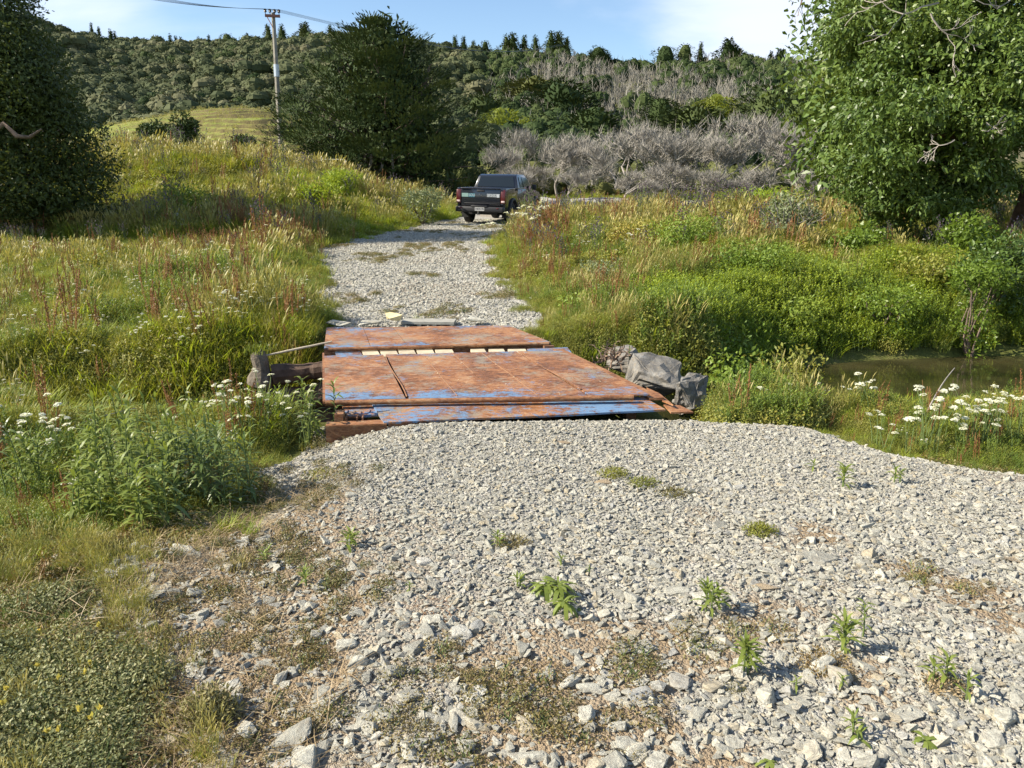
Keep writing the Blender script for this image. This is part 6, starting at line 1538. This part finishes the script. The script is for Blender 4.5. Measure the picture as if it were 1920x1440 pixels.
# ------------------------------------------------------------------ single plants near the camera
m_lance = leaf_mat('lance_leaves', [(0.10, 0.14, 0.03), (0.17, 0.215, 0.045), (0.26, 0.30, 0.08)], 2, 0.3, 0.45)
m_blue = leaf_mat('blue_green_leaves', [(0.07, 0.115, 0.03), (0.12, 0.17, 0.05), (0.21, 0.25, 0.10)], 2, 0.25, 0.4)
def leaf_mesh(name, L, W, droop, mat, fold=0.0):
    mb = MB(); ribbons(mb, np.zeros((1, 3)), np.array([[0, 0, 1.0]]), np.array([[1.0, 0, -0.3]]), L, W, 6, droop, 0, 'leaf', side=np.array([[0, 1.0, 0]]))
    return mb.mesh(name, [mat])
LM = [leaf_mesh(f'lance_leaf_{i}', 1.0, w, d, m_lance) for i, (w, d) in enumerate(((0.17, 0.35), (0.14, 0.6), (0.20, 0.8)))]
LB = [leaf_mesh(f'blue_leaf_{i}', 1.0, w, d, m_blue) for i, (w, d) in enumerate(((0.13, 0.3), (0.11, 0.6), (0.15, 0.9)))]
RB = [leaf_mesh(f'rosette_leaf_{i}', 1.0, 0.19, d, m_lance) for i, d in enumerate((0.9, 1.3))]
def leafed(o, H, nl, ll, meshes, stems=1, tuft=0.5, spread=0.06, lean=0.1, a0=1.15, a1=0.25):
    """stem objects with every leaf an object of its own"""
    for s in range(stems):
        b = np.array([rng.normal(0, spread), rng.normal(0, spread), 0]) if stems > 1 else np.zeros(3)
        ln = horiz(1)[0] * rng.uniform(0, lean); h = H * (rng.uniform(0.65, 1.0) if s else 1)
        t = np.linspace(0, 1, 5)[:, None]; mb = MB(); mb.tube(b + UP * h * t + ln * h * t ** 2, np.linspace(0.004, 0.002, 5), 5); mb.obj('stem', [m_stem], o)
        k = nl if s == 0 else int(nl * 0.7)
        for i in range(k):
            q = (i + 0.5) / k; q = 0.08 + 0.92 * q ** tuft if tuft else 0.05
            az = i * 2.4 + rng.normal(0, 0.25); tilt = a0 + (a1 - a0) * q + rng.normal(0, 0.1)
            p = b + UP * h * q + ln * h * q ** 2
            link('leaf', meshes[int(rng.integers(len(meshes)))], o, tuple(p), (0, tilt, az), ll * rng.uniform(0.75, 1.1) * (1 - 0.25 * q))
W1 = [(1400, 1262, 0.115, 26, 0.085, 2, 'thick tufted weed standing alone in the lower right gravel'),
      (1585, 1222, 0.125, 22, 0.090, 2, 'tall upright weed with long leaves, left one of the lower right pair'),
      (1618, 1196, 0.135, 16, 0.060, 1, 'narrow weed shoot right behind the tall upright one'),
      (1340, 1150, 0.105, 22, 0.078, 3, 'branched green weed right of the centre of the gravel'),
      (1765, 1290, 0.090, 16, 0.075, 2, 'yellow-green weed beside the brown dry mat at lower right'),
      (1812, 1312, 0.085, 12, 0.065, 1, 'small broad-leaved weed right of the brown dry mat'),
      (1575, 912, 0.105, 18, 0.085, 2, 'green weed near the crest of the gravel on the right'),
      (1525, 880, 0.04, 10, 0.06, 1, 'tiny weed left of the one near the gravel crest'),
      (1672, 905, 0.075, 12, 0.07, 2, 'loose leafy weed right of the one near the gravel crest'),
      (1585, 1385, 0.060, 12, 0.060, 2, 'low weed above the small white stone at the bottom right'),
      (1492, 1292, 0.035, 9, 0.04, 1, 'small seedling in the bottom right gravel'), (1578, 1288, 0.035, 9, 0.04, 1, 'seedling below the tall upright pair of weeds'),
      (975, 1100, 0.04, 12, 0.065, 2, 'flattened weed left of the drooping green clump'), (1052, 1060, 0.04, 10, 0.055, 1, 'small weed just above the drooping green clump'),
      (1105, 1075, 0.03, 7, 0.03, 1, 'tiny seedling right of the small weed in the middle'), (768, 1108, 0.03, 8, 0.035, 1, 'small green tuft above the rusty dry grass'),
      (570, 1092, 0.055, 14, 0.055, 2, 'bright green tuft on the earth left of centre'), (938, 1022, 0.05, 12, 0.06, 2, 'pale weed over the green patch left of centre'),
      (660, 1020, 0.05, 14, 0.075, 3, 'grey-green spreading weed at the left edge of the gravel'), (505, 1050, 0.05, 10, 0.06, 2, 'leafy seedling on the stony earth left')]
for px, py, H, nl, ll, st, lab in W1:
    x, y, z = ground_hit(px, py); o = thing('weed_plant', lab, 'weed', (x, y, z), rng.uniform(0, 6.28)); leafed(o, H, nl, ll, LM, st, 0.6, 0.018)
# drooping clump in the middle: leaves fallen over to the left and right
x, y, z = ground_hit(1065, 1128); o = thing('weed_plant', 'wide drooping clump of long green leaves in the middle of the gravel', 'weed', (x, y, z)); leafed(o, 0.06, 26, 0.11, RB + LM, 3, 0.5, 0.04, 0.6, 1.3, 0.9)
for px, py, s, lab in ((1735, 1392, 0.085, 'broad-leaved rosette weed in the bottom right corner'), (1440, 1432, 0.06, 'rosette of pale leaves cut by the bottom edge')):
    x, y, z = ground_hit(px, py); o = thing('rosette_weed', lab, 'weed', (x, y, z))
    for i in range(11): link('leaf', RB[i % 2], o, (0, 0, 0.008), (0, rng.uniform(0.9, 1.35), i * 2.4), s * rng.uniform(0.7, 1.1))
# green cushions and dry tufts
def cushion(px, py, w, h, mat, label, n=420, leaf=0.012, name='cushion_plant'):
    x, y, z = ground_hit(px, py); s = w / FOC * math.hypot(y, EYE) / 2
    o = thing(name, label, 'plant', (x, y, z)); d = rdir(n); d[:, 2] = abs(d[:, 2]); p = d * [s, s * 0.8, h] * rng.uniform(0.4, 1.05, (n, 1))
    mb = MB(); t = d * 0.4 + rdir(n) * 0.8 + UP * 0.3; t /= np.linalg.norm(t, axis=1)[:, None]
    ribbons(mb, p, t, d * 0.3, leaf * rng.uniform(0.7, 1.5, n), leaf * 0.4, 2, 0.4, 0, 'leaf'); mb.obj('foliage', [mat], o)
cushion(1425, 1000, 66, 0.05, m_fern, 'round green cushion plant on the gravel', 900)
cushion(1150, 892, 62, 0.045, m_fern, 'yellow-green low clump on the gravel below the deck', 700)
cushion(1205, 908, 66, 0.035, m_fern, 'flatter green clump right behind the yellow-green one', 600)
cushion(1265, 925, 70, 0.02, m_matleaf, 'brown-green flat patch of plants right of the two green clumps', 500)
cushion(605, 892, 80, 0.03, m_fern, 'flat green patch on the gravel below the bridge corner', 500)
cushion(960, 1020, 80, 0.02, m_matleaf, 'thin green patch in the gravel left of the middle', 500)
cushion(395, 1345, 110, 0.10, leaf_mat('dry_green_tips', [(0.15, 0.14, 0.05), (0.24, 0.21, 0.09)], 2, 0.1), 'dry yellow-green cushion plant near the bottom left', 1500, 0.016)
cushion(1770, 1290, 90, 0.035, m_dry, 'brown dry mat of plants at the lower right', 600)
cushion(1540, 1245, 120, 0.02, m_matleaf, 'thin dark mat at the foot of the paired weeds', 500)
def tuft(px, py, n, L, W, mat, label, spread=0.06, droop=0.8, name='grass_tuft', flat=0.35):
    x, y, z = ground_hit(px, py); o = thing(name, label, 'grass', (x, y, z)); mb = MB()
    stand(mb, n, spread, L, W, 4, droop, 0, flat); mb.obj('blades', [mat], o)
tuft(810, 1145, 130, 0.13, 0.0025, leaf_mat('rusty_grass', [(0.26, 0.13, 0.06), (0.40, 0.24, 0.12)], 2, 0.1), 'flattened rusty dry grass tuft left of the middle', 0.10, 1.6, flat=2.5)
tuft(430, 995, 90, 0.16, 0.005, m_grass, 'bright grass tuft at the edge of the gravel, left', 0.05)
tuft(470, 1000, 70, 0.13, 0.005, m_lush, 'second grass tuft right of the bright one', 0.04)
tuft(440, 1065, 70, 0.12, 0.004, m_seed, 'straw-tipped grass tuft on the stony earth left', 0.05)
tuft(780, 606, 30, 0.20, 0.005, m_grass, 'grass tuft growing at the far end of the bridge', 0.05, 0.3)
tuft(1020, 752, 22, 0.10, 0.006, m_lush, 'small grass tuft growing through the bridge plates', 0.02, 0.6)
tuft(800, 760, 14, 0.10, 0.004, m_seed, 'thin dry grass tuft in the joint of the bridge plates', 0.02, 0.4)
tuft(650, 765, 26, 0.06, 0.004, m_grass, 'short grass tuft at the near left corner of the deck', 0.04, 0.8)
# willow-leaved weeds at the left of the gravel
LW = [(205, 960, 0.62, 'tall leafy weed, leftmost of the dense clump'), (255, 940, 0.68, 'tallest stem of the dense leafy clump on the left'), (300, 955, 0.55, 'leafy weed in the middle of the dense clump'), (350, 945, 0.50, 'dark leafy weed right of the middle of the clump'),
      (395, 955, 0.42, 'thin-leaved weed towards the gravel'), (440, 950, 0.46, 'wispy weed nearest the gravel edge'), (165, 985, 0.40, 'shorter weed at the left of the clump'), (330, 975, 0.30, 'silvery broad-leaved weed at the front of the clump'),
      (275, 985, 0.34, 'low weed in front of the dense clump'), (590, 822, 0.42, 'bright leafy weed touching the left side of the bridge'), (70, 930, 0.38, 'upright weed near the left edge of the picture'), (240, 905, 0.50, 'weed rising behind the dense clump')]
for px, py, H, lab in LW:
    x, y, z = ground_hit(px, py); o = thing('leafy_weed', lab, 'weed', (x, y, z - 0.01), rng.uniform(0, 6.28))
    silver = 'silvery' in lab
    leafed(o, H * 1.05, 34 if not silver else 18, 0.13 if not silver else 0.17, LB if (silver or px > 330) and px < 560 else LM, 5 if not silver else 3, 0.95, 0.055, 0.18, 1.2, 0.3)
# wild carrot heads near the camera: every plant a thing, its heads parts
def carrot(x, y, H, nh, r, label, grp='wild carrot plants near the gravel', yellow=False):
    z = g0(x, y); o = thing('wild_carrot', label, 'flower', (x, y, z - 0.01), rng.uniform(0, 6.28), grp)
    for i in range(nh):
        b = np.array([rng.normal(0, 0.03), rng.normal(0, 0.03), 0]); ln = horiz(1)[0] * rng.uniform(0.05, 0.35); h = H * rng.uniform(0.7, 1.0)
        t = np.linspace(0, 1, 5)[:, None]; pts = b + UP * h * t + ln * h * t ** 2; mb = MB(); mb.tube(pts, np.linspace(0.0035, 0.0018, 5), 4); mb.obj('stem', [m_stem], o)
        link('flower_head', HEADS[int(rng.integers(4))], o, tuple(pts[-1] + UP * r * 0.9), (rng.normal(0, 0.15), rng.normal(0, 0.15), rng.uniform(0, 6)), r * rng.uniform(0.75, 1.2))
    mb = MB(); stand(mb, 14, 0.04, 0.16, 0.012, 2, 0.7, 0, 0.6); mb.obj('leaves', [m_fern], o)
HEADS = []
for k in range(4): mb = MB(); umbel(mb, np.zeros(3), 1.0, 34, 0, 1); HEADS.append(mb.mesh(f'carrot_head_{k}', [m_white, m_stem]))
def band(n, px0, px1, py0, py1, H, nh, r, labf, zoff=0.0):
    k = 0
    while k < n:
        px, py = rng.uniform(px0, px1), rng.uniform(py0, py1); x, y, z = ground_hit(px, py)
        if sdf(BARE, x, y) < 0.03 or z < WATER_Z + 0.05: py0 -= 1; continue
        carrot(x, y, H * rng.uniform(0.6, 1.25), nh, r, labf); k += 1
band(24, 1640, 1918, 822, 850, 0.36, 3, 0.024, 'wild carrot in white flower at the gravel edge before the water')
band(8, 1400, 1660, 770, 776, 0.30, 2, 0.024, 'wild carrot standing thinly on the grassy bank by the water')
band(16, 430, 600, 815, 850, 0.38, 2, 0.021, 'wild carrot among dark stems left of the near bridge corner')
band(12, 20, 170, 850, 900, 0.40, 2, 0.024, 'wild carrot in white flower near the left edge')
band(10, 330, 560, 780, 830, 0.42, 2, 0.021, 'wild carrot by the stump left of the bridge')
for px, D, H in ((962, 19.0, 1.0), (985, 18.4, 0.95), (1003, 18.8, 0.9), (915, 19.6, 0.7), (995, 17.5, 0.8), (1020, 19, 0.9)):
    carrot((px - 960) / FOC * D, D, H, 4, 0.07, 'tall white-flowered carrot in front of the rear corner of the truck', 'carrots by the truck')
# root clump right of the bridge
x, y, z = 0.98, 7.35, -0.08
rt = thing('root_clump', 'tangled brown root clump with green shoots right of the far bridge plate', 'roots', (x, y, z))
mb = MB(); gq = np.random.default_rng(8)
for i in range(26): branching(mb, np.array([gq.normal(0, 0.05), gq.normal(0, 0.05), 0.05]), np.array([gq.normal(0, 1), gq.normal(0, 1), gq.uniform(0.1, 1.2)]), 0.13, 0.010, 1, gq, (2, 4), 0.8, 0.9, -0.1, 4, 0.003)
mb.obj('roots', [plain('root_wood', (0.20, 0.14, 0.10), 0.95)], rt)
for dx, h in ((-0.14, 0.22), (0.02, 0.24), (0.16, 0.26)): 
    mb = MB(); leafy_stem(mb, np.array([dx, 0, 0.05]), h, 22, 0.05, 0.012, 0, 1, np.zeros(3), 0.7); mb.obj('shoot', [m_lush, m_stem], rt)
# yellow flowers of the trefoil
m_yel = leaf_mat('yellow_petals', [(0.55, 0.42, 0.06), (0.65, 0.58, 0.22)], 3, 0.2)
mb = MB(); k = 14
for i in range(k):
    px, py = rng.uniform(5, 200), rng.uniform(1230, 1435); x, y, z = ground_hit(px, py); c = np.array([x, y, z + rng.uniform(0.09, 0.15)])
    ribbons(mb, np.tile(c, (6, 1)), rdir(6) * 0.6 + UP, rdir(6), 0.016, 0.012, 2, 0.4, 0, 'leaf')
o = mb.obj('yellow_flowers', [m_yel], None); tag(o, 'small yellow trefoil flowers in the bottom left corner', kind='stuff')
# dead stalks leaning on the left
for i, (a, b, l) in enumerate((((20, 860), (255, 765), 'long grey dead stalk leaning across the weeds on the left'), ((40, 880), (240, 800), 'second dead stalk below the long leaning one'), ((1725, 800), (1790, 690), 'curved bare stem leaning over the water on the right'))):
    A0 = ground_hit(*a); 
    p1 = px_at(b[0], b[1], A0[1] + 0.45); mb = MB(); t = np.linspace(0, 1, 8)[:, None]
    mb.tube(np.array(A0) * (1 - t) + np.array(p1) * t + UP * 0.05 * np.sin(np.pi * t), np.linspace(0.007, 0.003, 8), 5); tag(mb.obj('dead_stalk', [m_deadwood]), l, 'stalk')
# more stems filling the leafy clump on the left
k = 0
while k < 26:
    px, py = rng.normal(300, 95), rng.uniform(880, 975)
    x, y, z = ground_hit(px, py)
    if sdf(BARE, x, y) < 0.04: k += 0.2; continue
    o = thing('leafy_weed', 'one of the many narrow-leaved stems crowding the clump left of the gravel', 'weed', (x, y, z - 0.01), rng.uniform(0, 6.28), 'crowded stems of the leafy clump')
    leafed(o, rng.uniform(0.32, 0.62), 22, rng.uniform(0.09, 0.13), LB if rng.random() < 0.4 else LM, 2, 0.95, 0.05, 0.2, 1.2, 0.3); k += 1
